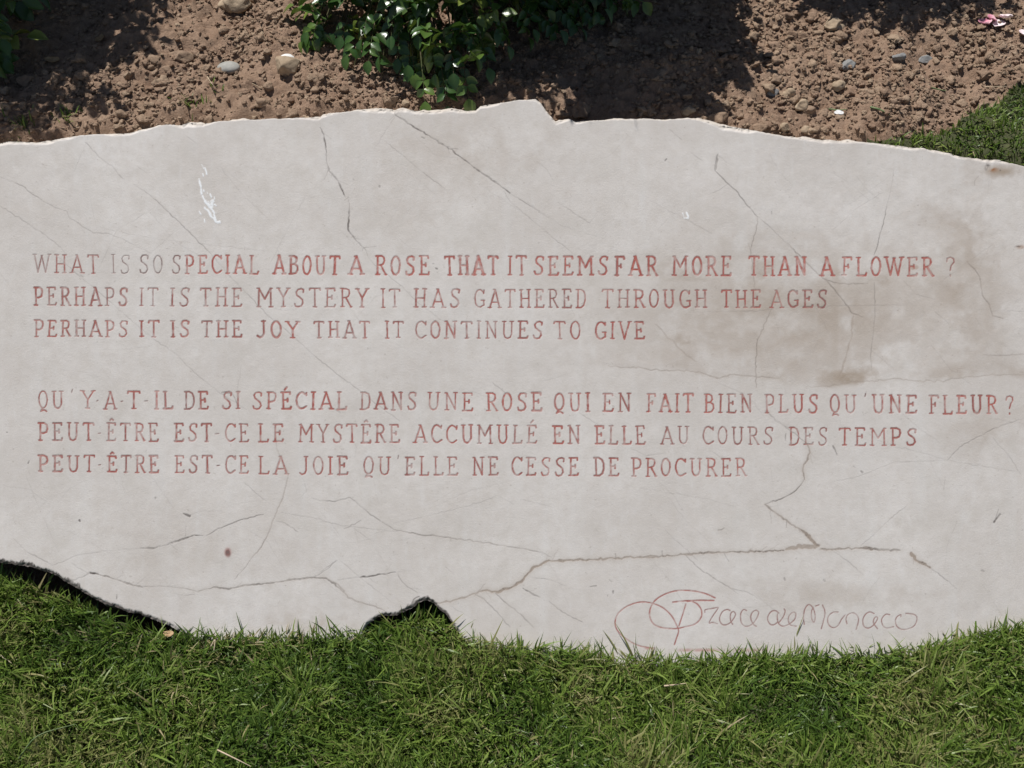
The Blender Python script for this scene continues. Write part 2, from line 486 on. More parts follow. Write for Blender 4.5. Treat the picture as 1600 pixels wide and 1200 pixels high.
# --- alphabet: thin hand-cut roman capitals with small serifs; unit box, y up
def arc(cx, cy, rx, ry, a0, a1, n=12):
    return [(cx + rx * math.cos(R(a0 + (a1 - a0) * k / n)), cy + ry * math.sin(R(a0 + (a1 - a0) * k / n))) for k in range(n + 1)]
def sf(x, y, h=0.10): return [(x - h, y), (x + h, y)]
GL = {
 'A': (0.74, [[(0.06, 0), (0.37, 1.0), (0.68, 0)], [(0.17, 0.30), (0.57, 0.30)], sf(0.06, 0), sf(0.68, 0), [(0.28, 1.0), (0.38, 1.0)]]),
 'B': (0.62, [[(0.12, 0), (0.12, 1)], [(0.02, 1), (0.32, 1), (0.46, 0.92), (0.48, 0.72), (0.36, 0.56), (0.12, 0.54)], [(0.36, 0.55), (0.54, 0.44), (0.57, 0.22), (0.46, 0.04), (0.30, 0), (0.02, 0)]]),
 'C': (0.62, [[(0.60, 0.84)] + arc(0.34, 0.5, 0.30, 0.5, 55, 305, 14) + [(0.61, 0.15)], [(0.60, 0.80), (0.61, 0.97)]]),
 'D': (0.62, [[(0.12, 0), (0.12, 1)], [(0.02, 1), (0.30, 1), (0.48, 0.90), (0.57, 0.68), (0.58, 0.40), (0.50, 0.12), (0.32, 0), (0.02, 0)]]),
 'E': (0.58, [[(0.12, 0), (0.12, 1)], [(0.02, 1), (0.50, 1), (0.52, 0.88)], [(0.12, 0.52), (0.36, 0.52)], [(0.37, 0.43), (0.37, 0.61)], [(0.02, 0), (0.52, 0), (0.56, 0.12)]]),
 'F': (0.56, [[(0.12, 0), (0.12, 1)], [(0.02, 1), (0.50, 1), (0.53, 0.88)], [(0.12, 0.50), (0.34, 0.50)], [(0.35, 0.41), (0.35, 0.59)], sf(0.12, 0)]),
 'G': (0.66, [[(0.58, 0.84)] + arc(0.34, 0.5, 0.29, 0.5, 58, 300, 14) + [(0.60, 0.12), (0.60, 0.40)], [(0.44, 0.40), (0.66, 0.40)], [(0.58, 0.80), (0.59, 0.96)]]),
 'H': (0.70, [[(0.12, 0), (0.12, 1)], [(0.58, 0), (0.58, 1)], [(0.12, 0.50), (0.58, 0.50)], sf(0.12, 0), sf(0.12, 1), sf(0.58, 0), sf(0.58, 1)]),
 'I': (0.24, [[(0.12, 0), (0.12, 1)], sf(0.12, 0), sf(0.12, 1)]),
 'J': (0.48, [[(0.36, 1), (0.36, 0.22), (0.28, 0.04), (0.14, -0.01), (0.02, 0.08)], sf(0.36, 1)]),
 'L': (0.56, [[(0.12, 0), (0.12, 1)], [(0.02, 0), (0.50, 0), (0.54, 0.13)], sf(0.12, 1)]),
 'M': (0.88, [[(0.10, 0), (0.12, 1), (0.44, 0.42), (0.76, 1), (0.78, 0)], sf(0.10, 0), sf(0.78, 0), [(0.02, 1), (0.14, 1)], [(0.74, 1), (0.86, 1)]]),
 'N': (0.70, [[(0.12, 0), (0.12, 1), (0.58, 0.02), (0.58, 1)], sf(0.12, 0), [(0.02, 1), (0.14, 1)], sf(0.58, 1)]),
 'O': (0.56, [arc(0.28, 0.5, 0.245, 0.5, 0, 360, 22)]),
 'P': (0.58, [[(0.12, 0), (0.12, 1)], [(0.02, 1), (0.34, 1), (0.50, 0.90), (0.53, 0.70), (0.46, 0.50), (0.30, 0.42), (0.12, 0.43)], sf(0.12, 0)]),
 'Q': (0.56, [arc(0.28, 0.52, 0.245, 0.48, 0, 360, 22), [(0.24, 0.05), (0.14, -0.14), (0.26, -0.08), (0.36, -0.07), (0.48, -0.14)]]),
 'R': (0.62, [[(0.12, 0), (0.12, 1)], [(0.02, 1), (0.34, 1), (0.48, 0.92), (0.51, 0.74), (0.44, 0.56), (0.30, 0.50), (0.12, 0.50)], [(0.30, 0.50), (0.58, 0)], sf(0.12, 0), [(0.54, 0), (0.64, 0)]]),
 'S': (0.58, [[(0.52, 0.80), (0.54, 0.95), (0.40, 1.0), (0.22, 0.97), (0.12, 0.82), (0.16, 0.64), (0.32, 0.52), (0.46, 0.40), (0.50, 0.20), (0.40, 0.04), (0.24, 0.0), (0.10, 0.04), (0.06, 0.18)]]),
 'T': (0.64, [[(0.02, 0.90), (0.04, 1), (0.60, 1), (0.62, 0.90)], [(0.32, 0), (0.32, 1)], sf(0.32, 0)]),
 'U': (0.68, [[(0.12, 1), (0.12, 0.26), (0.20, 0.06), (0.34, 0.0), (0.48, 0.06), (0.56, 0.26), (0.56, 1)], sf(0.12, 1), sf(0.56, 1)]),
 'V': (0.68, [[(0.06, 1), (0.34, 0), (0.62, 1)], sf(0.06, 1), sf(0.62, 1)]),
 'W': (1.00, [[(0.06, 1), (0.28, 0), (0.50, 0.92), (0.72, 0), (0.94, 1)], sf(0.06, 1), sf(0.94, 1), sf(0.50, 0.95, 0.05)]),
 'Y': (0.66, [[(0.05, 1), (0.33, 0.50), (0.61, 1)], [(0.33, 0.50), (0.33, 0)], sf(0.05, 1), sf(0.61, 1), sf(0.33, 0)]),
 '?': (0.44, [[(0.02, 0.76), (0.05, 0.94), (0.22, 1.0), (0.38, 0.92), (0.40, 0.74), (0.26, 0.56), (0.20, 0.30)], [(0.19, 0.04), (0.21, -0.02)]]),
 "'": (0.10, [[(0.06, 1.10), (0.03, 0.92)]]),
 '.': (0.14, [[(0.03, 0.42), (0.11, 0.45)]]),
 '-': (0.16, [[(0.02, 0.44), (0.14, 0.46)]]),
}
ACC = {'É': ('E', [[(0.22, 1.14), (0.34, 1.30)]]), 'Ê': ('E', [[(0.20, 1.16), (0.29, 1.25), (0.38, 1.16)]])}

def glyph(ch):
    if ch in ACC:
        b, a = ACC[ch]; w_, s_ = GL[b]; return w_, s_ + a
    return GL[ch]

LINES = [
 ([(50, 398, 426), (270, 399, 427), (600, 400.5, 429), (1000, 401, 430), (1500, 402.5, 430.5)],
  [('WHAT', 52, 154, 3.0, .70), ('IS', 174, 203, 2.3, .85), ('SO', 217, 254, 3.0, .9), ('SPECIAL', 268, 404, 4.6, .05), ('ABOUT', 427.5, 531, 5.0, .0), ('A', 546, 568, 5.2, .0), ('ROSE', 587, 671, 4.6, .05),
   ('THAT', 695, 778, 5.8, .02), ('IT', 794, 823, 4.8, .1), ('SEEMS', 834, 950, 5.2, .02), ('FAR', 961, 1027, 5.2, .05), ('MORE', 1051, 1143, 4.8, .05), ('THAN', 1170, 1260, 4.8, .0), ('A', 1282, 1303, 5.4, .0),
   ('FLOWER', 1316, 1458, 4.8, .02), ('?', 1479, 1492, 3.6, .2)]),
 ([(53, 449.5, 477), (600, 451.5, 480), (900, 453, 480.5), (1300, 454, 480.5)],
  [('PERHAPS', 53, 199.5, 4.0, .35), ('IT', 218, 247, 2.8, .4), ('IS', 266, 296, 3.8, .35), ('THE', 313, 378, 4.2, .3), ('MYSTERY', 401.5, 575, 4.0, .3), ('IT', 595.5, 625, 3.6, .35), ('HAS', 647, 719, 4.2, .25),
   ('GATHERED', 741, 915.5, 3.8, .25), ('THROUGH', 941, 1105, 4.0, .25), ('THE', 1127, 1188.5, 4.4, .25), ('AGES', 1204, 1292, 4.2, .3)]),
 ([(54, 500.5, 525.5), (500, 502.5, 527.5), (1000, 503, 529.5)],
  [('PERHAPS', 54, 199.5, 4.2, .2), ('IT', 218, 249, 4.4, .2), ('IS', 267, 296, 4.6, .1), ('THE', 315, 378, 4.2, .25), ('JOY', 401.5, 467, 4.4, .15), ('THAT', 490.5, 578, 4.0, .25), ('IT', 602, 630.5, 3.8, .3),
   ('CONTINUES', 649, 848, 3.8, .25), ('TO', 865.5, 907, 3.6, .25), ('GIVE', 930, 1007, 3.8, .2)]),
 ([(60, 611, 638.5), (500, 613, 639), (950, 615, 643), (1580, 619, 646.5)],
  [('QU', 60, 99, 3.8, .2), ("'", 111, 115, 2.2, .9), ('Y', 127, 147, 4.0, .15), ('.', 150, 154, 2.2, .8), ('A', 163, 182, 4.0, .2), ('.', 188, 192, 2.2, .6), ('T', 199, 219, 3.8, .25), ('-', 225, 231, 2.2, .7), ('IL', 241.5, 270, 4.4, .1),
   ('DE', 288, 325.5, 4.0, .25), ('SI', 347, 375, 4.0, .25), ('SPÉCIAL', 394, 542, 4.4, .1), ('DANS', 563, 651, 4.0, .25), ('UNE', 668, 739, 4.0, .2), ('ROSE', 760, 847, 4.2, .1), ('QUI', 866, 922, 4.4, .1),
   ('EN', 942, 986, 4.2, .2), ('FAIT', 1011, 1083, 4.4, .05), ('BIEN', 1100.5, 1175, 4.0, .1), ('PLUS', 1195, 1278, 4.2, .15), ('QU', 1297, 1338, 4.0, .2), ("'", 1350, 1354, 2.2, .9), ('UNE', 1363, 1432.5, 4.2, .15),
   ('FLEUR', 1452, 1558, 4.2, .1), ('?', 1572, 1584, 3.6, .2)]),
 ([(60, 661, 688), (500, 663.5, 691), (950, 666, 693), (1430, 670, 696)],
  [('PEUT', 60, 147, 4.2, .25), ('-', 153, 158, 2.2, .7), ('ÊTRE', 167, 247, 4.0, .25), ('EST', 272.5, 331, 4.0, .25), ('-', 336, 342, 2.2, .7), ('CE', 352, 388.5, 3.8, .25), ('LE', 404, 443, 4.0, .2), ('MYSTÊRE', 467, 624, 4.0, .25),
   ('ACCUMULÉ', 647, 839, 4.0, .2), ('EN', 864, 907, 4.2, .2), ('ELLE', 930, 1008, 4.2, .2), ('AU', 1033, 1077, 3.4, .35), ('COURS', 1098, 1208, 3.2, .4), ('DES', 1233, 1293, 3.6, .3), ('TEMPS', 1311, 1432, 4.0, .2)]),
 ([(60, 712, 736.5), (500, 713.5, 741), (950, 716, 743.5), (1180, 717, 744)],
  [('PEUT', 60, 148, 4.2, .25), ('-', 153, 158, 2.2, .7), ('ÊTRE', 168, 248, 4.2, .25), ('EST', 273.5, 332, 4.2, .2), ('-', 338, 344, 2.2, .7), ('CE', 352, 388.5, 4.0, .2), ('LA', 404, 450, 4.2, .15), ('JOIE', 468, 544, 4.2, .15),
   ('QU', 568, 610.5, 4.0, .2), ("'", 621, 625, 2.2, .8), ('ELLE', 633, 715, 4.0, .2), ('NE', 738.5, 778.5, 4.0, .25), ('CESSE', 799.5, 904, 4.0, .2), ('DE', 928, 967, 4.0, .2), ('PROCURER', 987, 1166, 3.9, .2)]),
]
for li, (yl, words) in enumerate(LINES):
    yl = np.array(yl, float)
    for word, x0, x1, wd, fd in words:
        gl = [glyph(c) for c in word]
        gap = 0.26
        tot = sum(g[0] for g in gl) + gap * (len(gl) - 1)
        k = (x1 - x0) / tot
        cx = x0
        for ci, (gw, strokes) in enumerate(gl):
            xm = cx + gw * k / 2
            yt_ = np.interp(xm, yl[:, 0], yl[:, 1]) + random.uniform(-.6, .6); yb_ = np.interp(xm, yl[:, 0], yl[:, 2]) + random.uniform(-.6, .6)
            sk = random.uniform(-.03, .03)
            f2 = min(1, max(0, fd + random.uniform(-.12, .12) + (0.15 if random.random() < .2 else 0)))
            w2 = wd * random.uniform(.88, 1.12)
            st = random.uniform(.82, 1.0)
            if li == 0 and word == 'WHAT' and ci in (1, 2, 3): f2, w2 = .3, 3.6
            if li == 0 and word == 'SPECIAL' and ci == 0: f2, w2 = .75, 2.6
            if li == 0 and word == 'SPECIAL' and ci == 3: w2 = 3.8
            for s_ in strokes:
                pts = [(cx + (x + sk * (y - .5)) * k + random.uniform(-.3, .3), yb_ + (yt_ - yb_) * y + random.uniform(-.3, .3)) for x, y in s_]
                ser = len(s_) == 2 and abs(s_[0][1] - s_[1][1]) < .01
                thin = 0.78 if ser else random.uniform(.85, 1.05)
                carve(pts, w2 * thin * .74, li + 1, st, f2)
            cx += (gw + gap) * k

SIG = [
 [(800, 356), (700, 357), (620, 355), (540, 356)], [(540, 356), (400, 356), (270, 350)],
 [(270, 350), (180, 335), (115, 300), (75, 260), (65, 220), (80, 180), (120, 147), (175, 127), (230, 128), (290, 150), (335, 190), (360, 235), (370, 265), (360, 300), (350, 330)],
 [(545, 105), (500, 85), (440, 72), (370, 70), (310, 85), (260, 115), (235, 155), (232, 195), (250, 230), (290, 248), (350, 253), (400, 245), (450, 230), (478, 200), (480, 165), (460, 135), (430, 122), (410, 122)],
 [(342, 126), (400, 120), (470, 117), (540, 118)], [(405, 135), (390, 185), (372, 240)],
]
SIG_A = [
 [(190, 240), (195, 205), (270, 190), (330, 178), (375, 178), (300, 290), (250, 385), (300, 378), (365, 398)],
 [(540, 215), (500, 200), (440, 225), (402, 290), (395, 350), (430, 405), (480, 413), (545, 380), (600, 310), (615, 265), (595, 232), (560, 240), (543, 290), (550, 360), (578, 408)],
 [(770, 215), (730, 200), (695, 240), (685, 310), (700, 385), (750, 432), (820, 420), (880, 370), (925, 290), (935, 235), (900, 210), (855, 235), (828, 290), (835, 350), (870, 410), (905, 432)],
 [(1220, 250), (1170, 215), (1110, 230), (1068, 290), (1065, 350), (1100, 405), (1150, 410), (1200, 370), (1195, 300), (1200, 260)], [(1290, 190), (1305, 230), (1270, 315), (1215, 385)],
 [(1195, 330), (1215, 395), (1275, 432), (1350, 408), (1430, 345), (1455, 280), (1440, 240), (1400, 245), (1360, 290), (1350, 350), (1380, 415), (1460, 432)],
]
SIG_B = [
 [(128, 350), (118, 270), (130, 180), (160, 125), (195, 115), (235, 160), (258, 250), (250, 310), (235, 320), (215, 270), (215, 190), (235, 150)], [(262, 130), (305, 115)], [(345, 120), (370, 180), (372, 240), (350, 330), (330, 400)],
 [(530, 200), (470, 205), (420, 245), (405, 310), (430, 365), (480, 388), (530, 360), (570, 290), (615, 235)], [(636, 340), (625, 290), (640, 240), (690, 212), (740, 225), (770, 270), (768, 330), (745, 408)],
 [(960, 220), (910, 200), (860, 225), (825, 290), (835, 365), (880, 392), (930, 375), (980, 320), (1000, 275), (980, 258), (955, 290), (955, 340), (1000, 400)],
 [(1145, 232), (1100, 228), (1060, 265), (1047, 310), (1070, 370), (1120, 392), (1190, 375)],
 [(1278, 258), (1275, 232), (1230, 260), (1212, 310), (1230, 370), (1280, 405), (1350, 405), (1430, 370), (1465, 310), (1465, 255), (1420, 225), (1335, 218)],
]
for i, st in enumerate(SIG):
    p = curve([(940 + x * .325, 900 + y * .325) for x, y in st], 6)
    carve(p, (1.2, 1.7, 2.1, 2.2, 2.2, 2.1)[i], 7, (.4, .55, .85, .85, .85, .8)[i], .15, 0.25)
for o_, k_, lst in (((1080, 930), .1125, SIG_A), ((1240, 930), .13125, SIG_B)):
    for st in lst:
        p = curve([(o_[0] + x * k_, o_[1] + y * k_) for x, y in st], 6)
        carve(p, 1.75, 7, .80, .5, 0.25)

# --- cracks and veins traced from the stone: (origin, scale, [(points, width px, darkness, fill)])
Z1 = (0, 180, .3375); Z2 = (500, 150, .3375); Z3 = (1000, 170, .375); Z4 = (950, 380, .40625); Z5 = (0, 740, .3375); Z6 = (500, 720, .3375); Z7 = (1000, 650, .375); ZP = (0, 0, 1)
CR = [
 (Z1, [(0, 285), (60, 308), (100, 325), (150, 365), (210, 405), (260, 430), (310, 445), (320, 475), (370, 505), (430, 545), (500, 548), (560, 570)], 1.0, .5, 0),
 (Z1, [(560, 570), (620, 600), (700, 640)], .8, .3, 0),
 (Z1, [(0, 420), (50, 450), (120, 495), (200, 550), (260, 595), (310, 645)], 1.0, .4, 0),
 (Z1, [(395, 125), (430, 165), (480, 210), (520, 235), (545, 270), (570, 295)], 1.2, .5, 0),
 (Z1, [(620, 320), (700, 375), (770, 440), (850, 515), (910, 575), (975, 640)], 1.1, .55, 0),
 (ZP, [(330, 397), (354, 426), (394, 467), (417, 492), (445, 514), (494, 558), (534, 590), (563, 611), (600, 640), (625, 658)], .9, .45, 0),
 (ZP, [(83, 395), (125, 432), (160, 461), (205, 500), (240, 530), (275, 553), (310, 588), (345, 615), (385, 640)], .9, .35, 0),
 (Z1, [(1480, 55), (1500, 90), (1508, 140), (1510, 180), (1516, 230), (1525, 260), (1545, 280), (1565, 305), (1580, 340), (1600, 380)], 2.0, .75, 0),
 (Z1, [(430, 510), (560, 540), (650, 560), (760, 578), (980, 602), (1240, 630)], .8, .22, 0),
 (Z1, [(640, 240), (705, 288)], .8, .3, 0), (Z1, [(860, 95), (910, 130)], .8, .3, 0),
 (Z2, [(130, 465), (136, 500), (135, 540), (130, 620), (180, 680), (210, 710), (220, 740)], 1.8, .7, 0),
 (ZP, [(574, 399), (582, 410), (608, 431), (635, 455), (655, 475), (690, 500), (720, 520)], .9, .35, 0),
 (Z2, [(345, 75), (350, 90), (365, 98), (430, 140), (530, 200), (620, 260), (720, 335), (820, 405), (880, 450)], 1.9, .75, 0),
 (Z2, [(880, 450), (960, 500), (1060, 565)], 1.1, .5, 0),
 (Z2, [(850, 440), (880, 490), (930, 530), (1000, 590), (1090, 665), (1180, 735)], .9, .35, 0),
 (Z2, [(300, 210), (370, 265), (440, 325), (530, 395), (580, 430)], 1.0, .38, 0),
 (Z2, [(690, 170), (760, 235)], .8, .3, 0), (Z2, [(1000, 300), (1050, 340), (1080, 390)], .8, .2, 0),
 (Z2, [(1100, 490), (1180, 545), (1250, 590)], .9, .35, 0), (Z2, [(1430, 180), (1350, 270), (1290, 300)], .8, .18, 0),
 (Z2, [(90, 620), (130, 660), (170, 700)], .8, .25, 0), (Z2, [(1250, 590), (1290, 530)], .8, .2, 0),
 (Z3, [(325, 188), (317, 225), (313, 258)], 2.6, .75, 0),
 (Z3, [(313, 258), (350, 295), (400, 340), (440, 395), (490, 450)], 1.4, .6, 0), (Z3, [(490, 450), (550, 500), (600, 550), (660, 615)], 1.0, .4, 0),
 (Z3, [(490, 450), (485, 500), (465, 570), (460, 620)], 1.0, .45, .2),
 (Z3, [(1060, 250), (1050, 310), (1038, 370), (1030, 400)], .9, .35, 0), (Z3, [(1030, 400), (1010, 490), (990, 570), (975, 610)], 1.4, .5, 0),
 (Z3, [(120, 85), (175, 130)], 1.0, .35, 0), (Z3, [(210, 180), (265, 220)], 1.0, .3, 0), (Z3, [(40, 380), (120, 425), (200, 465), (300, 520)], .8, .3, 0),
 (Z3, [(370, 310), (330, 340), (290, 355)], .8, .25, 0), (Z3, [(1395, 320), (1395, 300), (1412, 280)], .9, .4, 0), (Z3, [(900, 280), (950, 340), (1000, 380)], .8, .2, 0),
 (Z4, [(540, 0), (552, 60), (560, 130), (570, 210)], .9, .35, .2),
 (Z4, [(690, 0), (740, 50), (800, 110), (850, 155), (900, 215), (940, 270), (985, 288)], 1.6, .5, .25), (Z4, [(825, 135), (870, 152), (930, 158), (1000, 155)], 1.2, .45, .2),
 (Z4, [(945, 280), (935, 370), (915, 440), (890, 510)], 2.6, .15, .45), (Z4, [(1025, 150), (1027, 270), (1020, 350), (1010, 430), (1015, 490)], 1.1, .4, 0),
 (Z4, [(630, 250), (610, 300), (575, 370), (568, 440), (570, 555)], 1.3, .38, .3),
 (Z4, [(0, 470), (60, 478), (130, 480), (200, 490), (280, 490), (350, 495), (390, 510), (430, 520), (470, 505), (560, 512), (660, 520)], 1.3, .25, .35),
 (Z4, [(760, 555), (860, 548), (960, 532), (1060, 528), (1100, 520), (1200, 530), (1300, 528), (1400, 512), (1500, 508), (1600, 505)], 1.3, .18, .3),
 (Z4, [(310, 265), (420, 264), (500, 262), (600, 258), (680, 248), (900, 240), (1150, 238)], .9, .3, 0), (Z4, [(1440, 430), (1500, 432), (1600, 428)], 1.5, .25, .2),
 (Z4, [(1380, 70), (1410, 100), (1430, 130), (1440, 200), (1468, 240), (1480, 280), (1520, 290)], 1.6, .35, .2), (Z4, [(1255, 262), (1280, 282), (1310, 310)], 1.2, .3, 0), (Z4, [(1470, 260), (1600, 262)], 1.0, .25, 0),
 (Z4, [(180, 310), (240, 370), (300, 430), (340, 455)], 1.6, .12, .3), (Z4, [(390, 510), (420, 520)], 2, .2, .4),
 (Z5, [(120, 360), (190, 395), (245, 425), (300, 405), (350, 380), (400, 370), (500, 358)], 1.2, .4, 0), (Z5, [(500, 358), (580, 350), (650, 345)], .8, .22, 0),
 (Z5, [(650, 345), (690, 345), (720, 345), (800, 320), (840, 305), (900, 285), (940, 288)], 1.9, .65, 0), (Z5, [(955, 288), (1000, 260), (1050, 240), (1130, 210), (1220, 190)], 1.4, .6, 0),
 (Z5, [(1335, 0), (1325, 50), (1310, 110), (1275, 190), (1245, 270), (1210, 340), (1170, 385)], 1.6, .35, .25), (Z5, [(1170, 385), (1130, 440), (1085, 490)], 1.0, .3, .1),
 (Z5, [(1280, 220), (1320, 230), (1380, 270)], 1.2, .4, 0), (Z5, [(330, 415), (370, 440), (410, 460)], .9, .35, 0),
 (Z5, [(310, 497), (350, 492), (380, 480), (420, 460)], 1.4, .5, 0), (Z5, [(420, 460), (455, 466)], 3.4, .85, 0), (Z5, [(455, 466), (520, 485), (600, 510), (660, 525)], 2.0, .6, .2),
 (Z5, [(640, 525), (740, 520), (850, 530), (920, 545)], 1.2, .45, .1), (Z5, [(920, 545), (990, 525), (1060, 535), (1130, 518), (1250, 508), (1350, 492), (1450, 482), (1510, 485), (1550, 510), (1590, 550)], 1.8, .55, .25),
 (Z5, [(1450, 480), (1500, 450), (1520, 440), (1555, 400)], 1.1, .4, 0), (Z5, [(850, 185), (878, 196)], 3.0, .7, 0), (Z5, [(880, 190), (930, 175), (1030, 170)], .9, .3, 0),
 (Z5, [(1130, 40), (1190, 95), (1230, 125)], 1.0, .35, 0), (Z5, [(1300, 180), (1450, 205), (1600, 245)], .8, .28, 0), (Z5, [(1440, 110), (1480, 125), (1550, 128), (1600, 115)], 1.0, .35, 0),
 (Z5, [(800, 555), (850, 565), (900, 560)], 1, .3, 0), (Z5, [(1280, 190), (1350, 150), (1420, 80), (1400, 20)], .7, .2, 0), (Z5, [(60, 300), (120, 360)], .8, .3, 0),
 (Z6, [(0, 185), (70, 188), (140, 170), (200, 220), (260, 265), (345, 320)], 1.3, .5, 0), (Z6, [(345, 320), (400, 330), (460, 342), (550, 350), (680, 368), (770, 380), (860, 395)], 1.5, .5, .15),
 (Z6, [(860, 395), (960, 410), (1030, 425), (1080, 455)], 1.2, .45, .1), (Z6, [(0, 280), (150, 305), (340, 325)], .8, .3, 0), (Z6, [(110, 315), (160, 295), (190, 275)], 1, .4, 0),
 (Z6, [(340, 290), (450, 265), (600, 230), (750, 190), (820, 160)], .8, .28, 0), (Z6, [(820, 160), (900, 205)], .8, .25, 0), (Z6, [(930, 178), (1060, 210)], .8, .25, 0),
 (Z6, [(530, 662), (570, 655), (620, 645), (680, 630), (750, 603)], 2.4, .4, .6), (Z6, [(750, 603), (810, 605), (880, 590), (930, 560), (960, 525), (985, 495), (1030, 475), (1060, 462)], 4.2, .35, .9),
 (Z6, [(1060, 462), (1110, 462), (1160, 460), (1260, 458)], 4.0, .4, .8), (Z6, [(1260, 458), (1380, 450), (1470, 446), (1560, 443)], 2.8, .5, .7),
 (Z6, [(1368, 430), (1370, 450)], 1.5, .4, .2), (Z6, [(0, 540), (40, 550), (70, 565), (110, 600), (130, 635), (190, 655), (240, 670), (300, 695)], 1.4, .3, .3), (Z6, [(60, 562), (74, 570)], 2.6, .7, 0),
 (Z6, [(80, 550), (180, 540)], 1.1, .4, 0), (Z6, [(185, 540), (260, 530), (350, 515)], 2.0, .7, 0), (Z6, [(350, 515), (440, 508)], .8, .25, 0), (Z6, [(360, 525), (380, 560), (450, 610)], 1.1, .4, 0),
 (Z6, [(90, 460), (150, 510), (260, 600), (340, 660)], .9, .3, 0), (Z6, [(80, 460), (0, 515)], 1.0, .4, 0), (Z6, [(720, 620), (760, 640)], 1.6, .5, .2), (Z6, [(760, 640), (800, 680), (880, 770)], 1.1, .45, 0),
 (Z6, [(810, 610), (850, 650), (940, 720), (990, 775)], 1.3, .5, .1), (Z6, [(940, 590), (980, 615), (1020, 632)], 2.2, .65, 0), (Z6, [(1060, 650), (1100, 685), (1160, 720), (1220, 750)], 1.2, .45, 0),
 (Z6, [(425, 660), (435, 640), (460, 628)], 1.6, .6, 0), (Z6, [(580, 490), (620, 525)], .9, .35, 0), (Z6, [(980, 540), (1050, 548), (1140, 580)], 1, .33, 0), (Z6, [(150, 310), (240, 370)], .8, .25, 0), (Z6, [(600, 670), (740, 750)], .8, .25, 0),
 (Z7, [(530, -20), (560, 10), (620, 55), (690, 110)], 1.1, .45, 0), (Z7, [(690, 110), (705, 135), (700, 180), (680, 215), (685, 265)], 3.2, .45, .6), (Z7, [(685, 265), (650, 310), (600, 340), (520, 368)], 1.6, .65, .1),
 (Z7, [(520, 368), (545, 390), (580, 415), (640, 455), (690, 490)], 2.4, .6, .5), (Z7, [(670, 475), (705, 505), (745, 540)], 5.5, .5, .9),
 (Z7, [(-10, 590), (90, 583), (190, 577), (350, 568), (500, 565), (600, 560)], 2.5, .6, .6), (Z7, [(610, 556), (650, 550), (700, 545), (745, 540)], 6.0, .2, .7), (Z7, [(750, 555), (830, 553), (920, 552)], 2.6, .55, .6),
 (Z7, [(915, 551), (950, 550), (965, 555)], 3.6, .5, .7), (Z7, [(965, 556), (1020, 559), (1085, 560)], 2.2, .6, .3), (Z7, [(92, 562), (93, 583)], 1.4, .6, 0),
 (Z7, [(1130, 575), (1145, 598), (1160, 608)], 5.0, .45, .9), (Z7, [(1160, 608), (1185, 618), (1210, 632)], 4.0, .5, .8), (Z7, [(1210, 632), (1260, 670), (1320, 720)], 1.2, .45, 0),
 (Z7, [(190, 580), (240, 630), (330, 690), (380, 720), (410, 740)], 1.3, .5, 0), (Z7, [(380, 720), (450, 735), (490, 760)], 1, .35, 0), (Z7, [(350, 570), (370, 605)], 1.1, .5, 0),
 (Z7, [(800, 560), (860, 600), (930, 660)], 1, .35, 0), (Z7, [(920, 540), (980, 490), (1040, 430), (1110, 375)], 1, .3, 0), (Z7, [(1600, 10), (1480, 50), (1400, 90), (1330, 130), (1280, 185)], 1.2, .4, 0),
 (Z7, [(1280, 185), (1180, 155), (1080, 130)], .9, .3, 0), (Z7, [(1280, 185), (1060, 192), (980, 225), (900, 255), (800, 275)], 1, .33, 0), (Z7, [(1280, 185), (1400, 205), (1560, 230)], .9, .3, 0),
 (Z7, [(1470, 90), (1540, 170), (1590, 250)], .9, .3, 0), (Z7, [(1475, 442), (1488, 425), (1500, 410)], 2.2, .7, 0), (Z7, [(805, 125), (822, 162)], 2.0, .5, 0), (Z7, [(105, 475), (150, 520), (240, 600)], .9, .3, 0),
 (Z7, [(150, 320), (200, 335)], 1.2, .3, 0), (Z7, [(325, 475), (350, 468)], 1.4, .45, .2), (Z7, [(0, 300), (150, 325), (300, 350), (400, 380)], .8, .22, 0), (Z7, [(1270, 250), (1265, 310)], .9, .3, 0), (Z7, [(1320, 440), (1280, 540), (1270, 640)], .8, .2, 0),
 (Z7, [(890, 210), (896, 214)], 2.0, .5, 0), (Z7, [(922, 230), (928, 236)], 2.2, .6, 0), (Z7, [(1425, 645), (1432, 648)], 2.4, .6, 0), (Z7, [(600, 675), (604, 682)], 2.2, .6, 0), (Z7, [(766, 684), (770, 687)], 2.2, .5, 0),
 (Z5, [(369, 217), (371, 222)], 2.6, .7, 0), (Z5, [(719, 110), (720, 116)], 2.6, .7, 0), (Z5, [(541, 560), (540, 580)], 1.8, .6, 0), (Z6, [(1340, 552), (1352, 562)], 1.8, .6, 0), (Z6, [(1330, 630), (1332, 622)], 1.8, .5, 0), (Z6, [(1356, 604), (1358, 614)], 2.2, .6, 0),
 (Z6, [(1250, 583), (1280, 579)], 1.4, .5, 0), (Z2, [(154, 384), (157, 388)], 2.0, .5, 0), (Z2, [(275, 418), (277, 422)], 2.2, .6, 0), (Z2, [(470, 190), (484, 196)], 1.6, .5, 0), (Z3, [(104, 216), (110, 210)], 2.0, .6, 0), (Z3, [(548, 428), (549, 438)], 1.5, .5, 0),
 (ZP, [(1228, 677), (1227, 688)], 1.8, .5, 0), (ZP, [(44, 724), (46, 720)], 2.0, .7, 0), (ZP, [(10, 675), (12, 676)], 2.2, .5, 0), (ZP, [(681, 419), (683, 420)], 2.2, .6, 0), (ZP, [(676, 412), (678, 412)], 1.6, .5, 0),
 (ZP, [(346, 613), (362, 614), (372, 633)], 1.8, .5, 0), (ZP, [(513, 638), (520, 638), (532, 645)], 1.8, .5, 0), (ZP, [(430, 665), (432, 700), (450, 740)], 1.2, .25, .15), (ZP, [(126, 430), (130, 433)], 2.2, .6, 0),
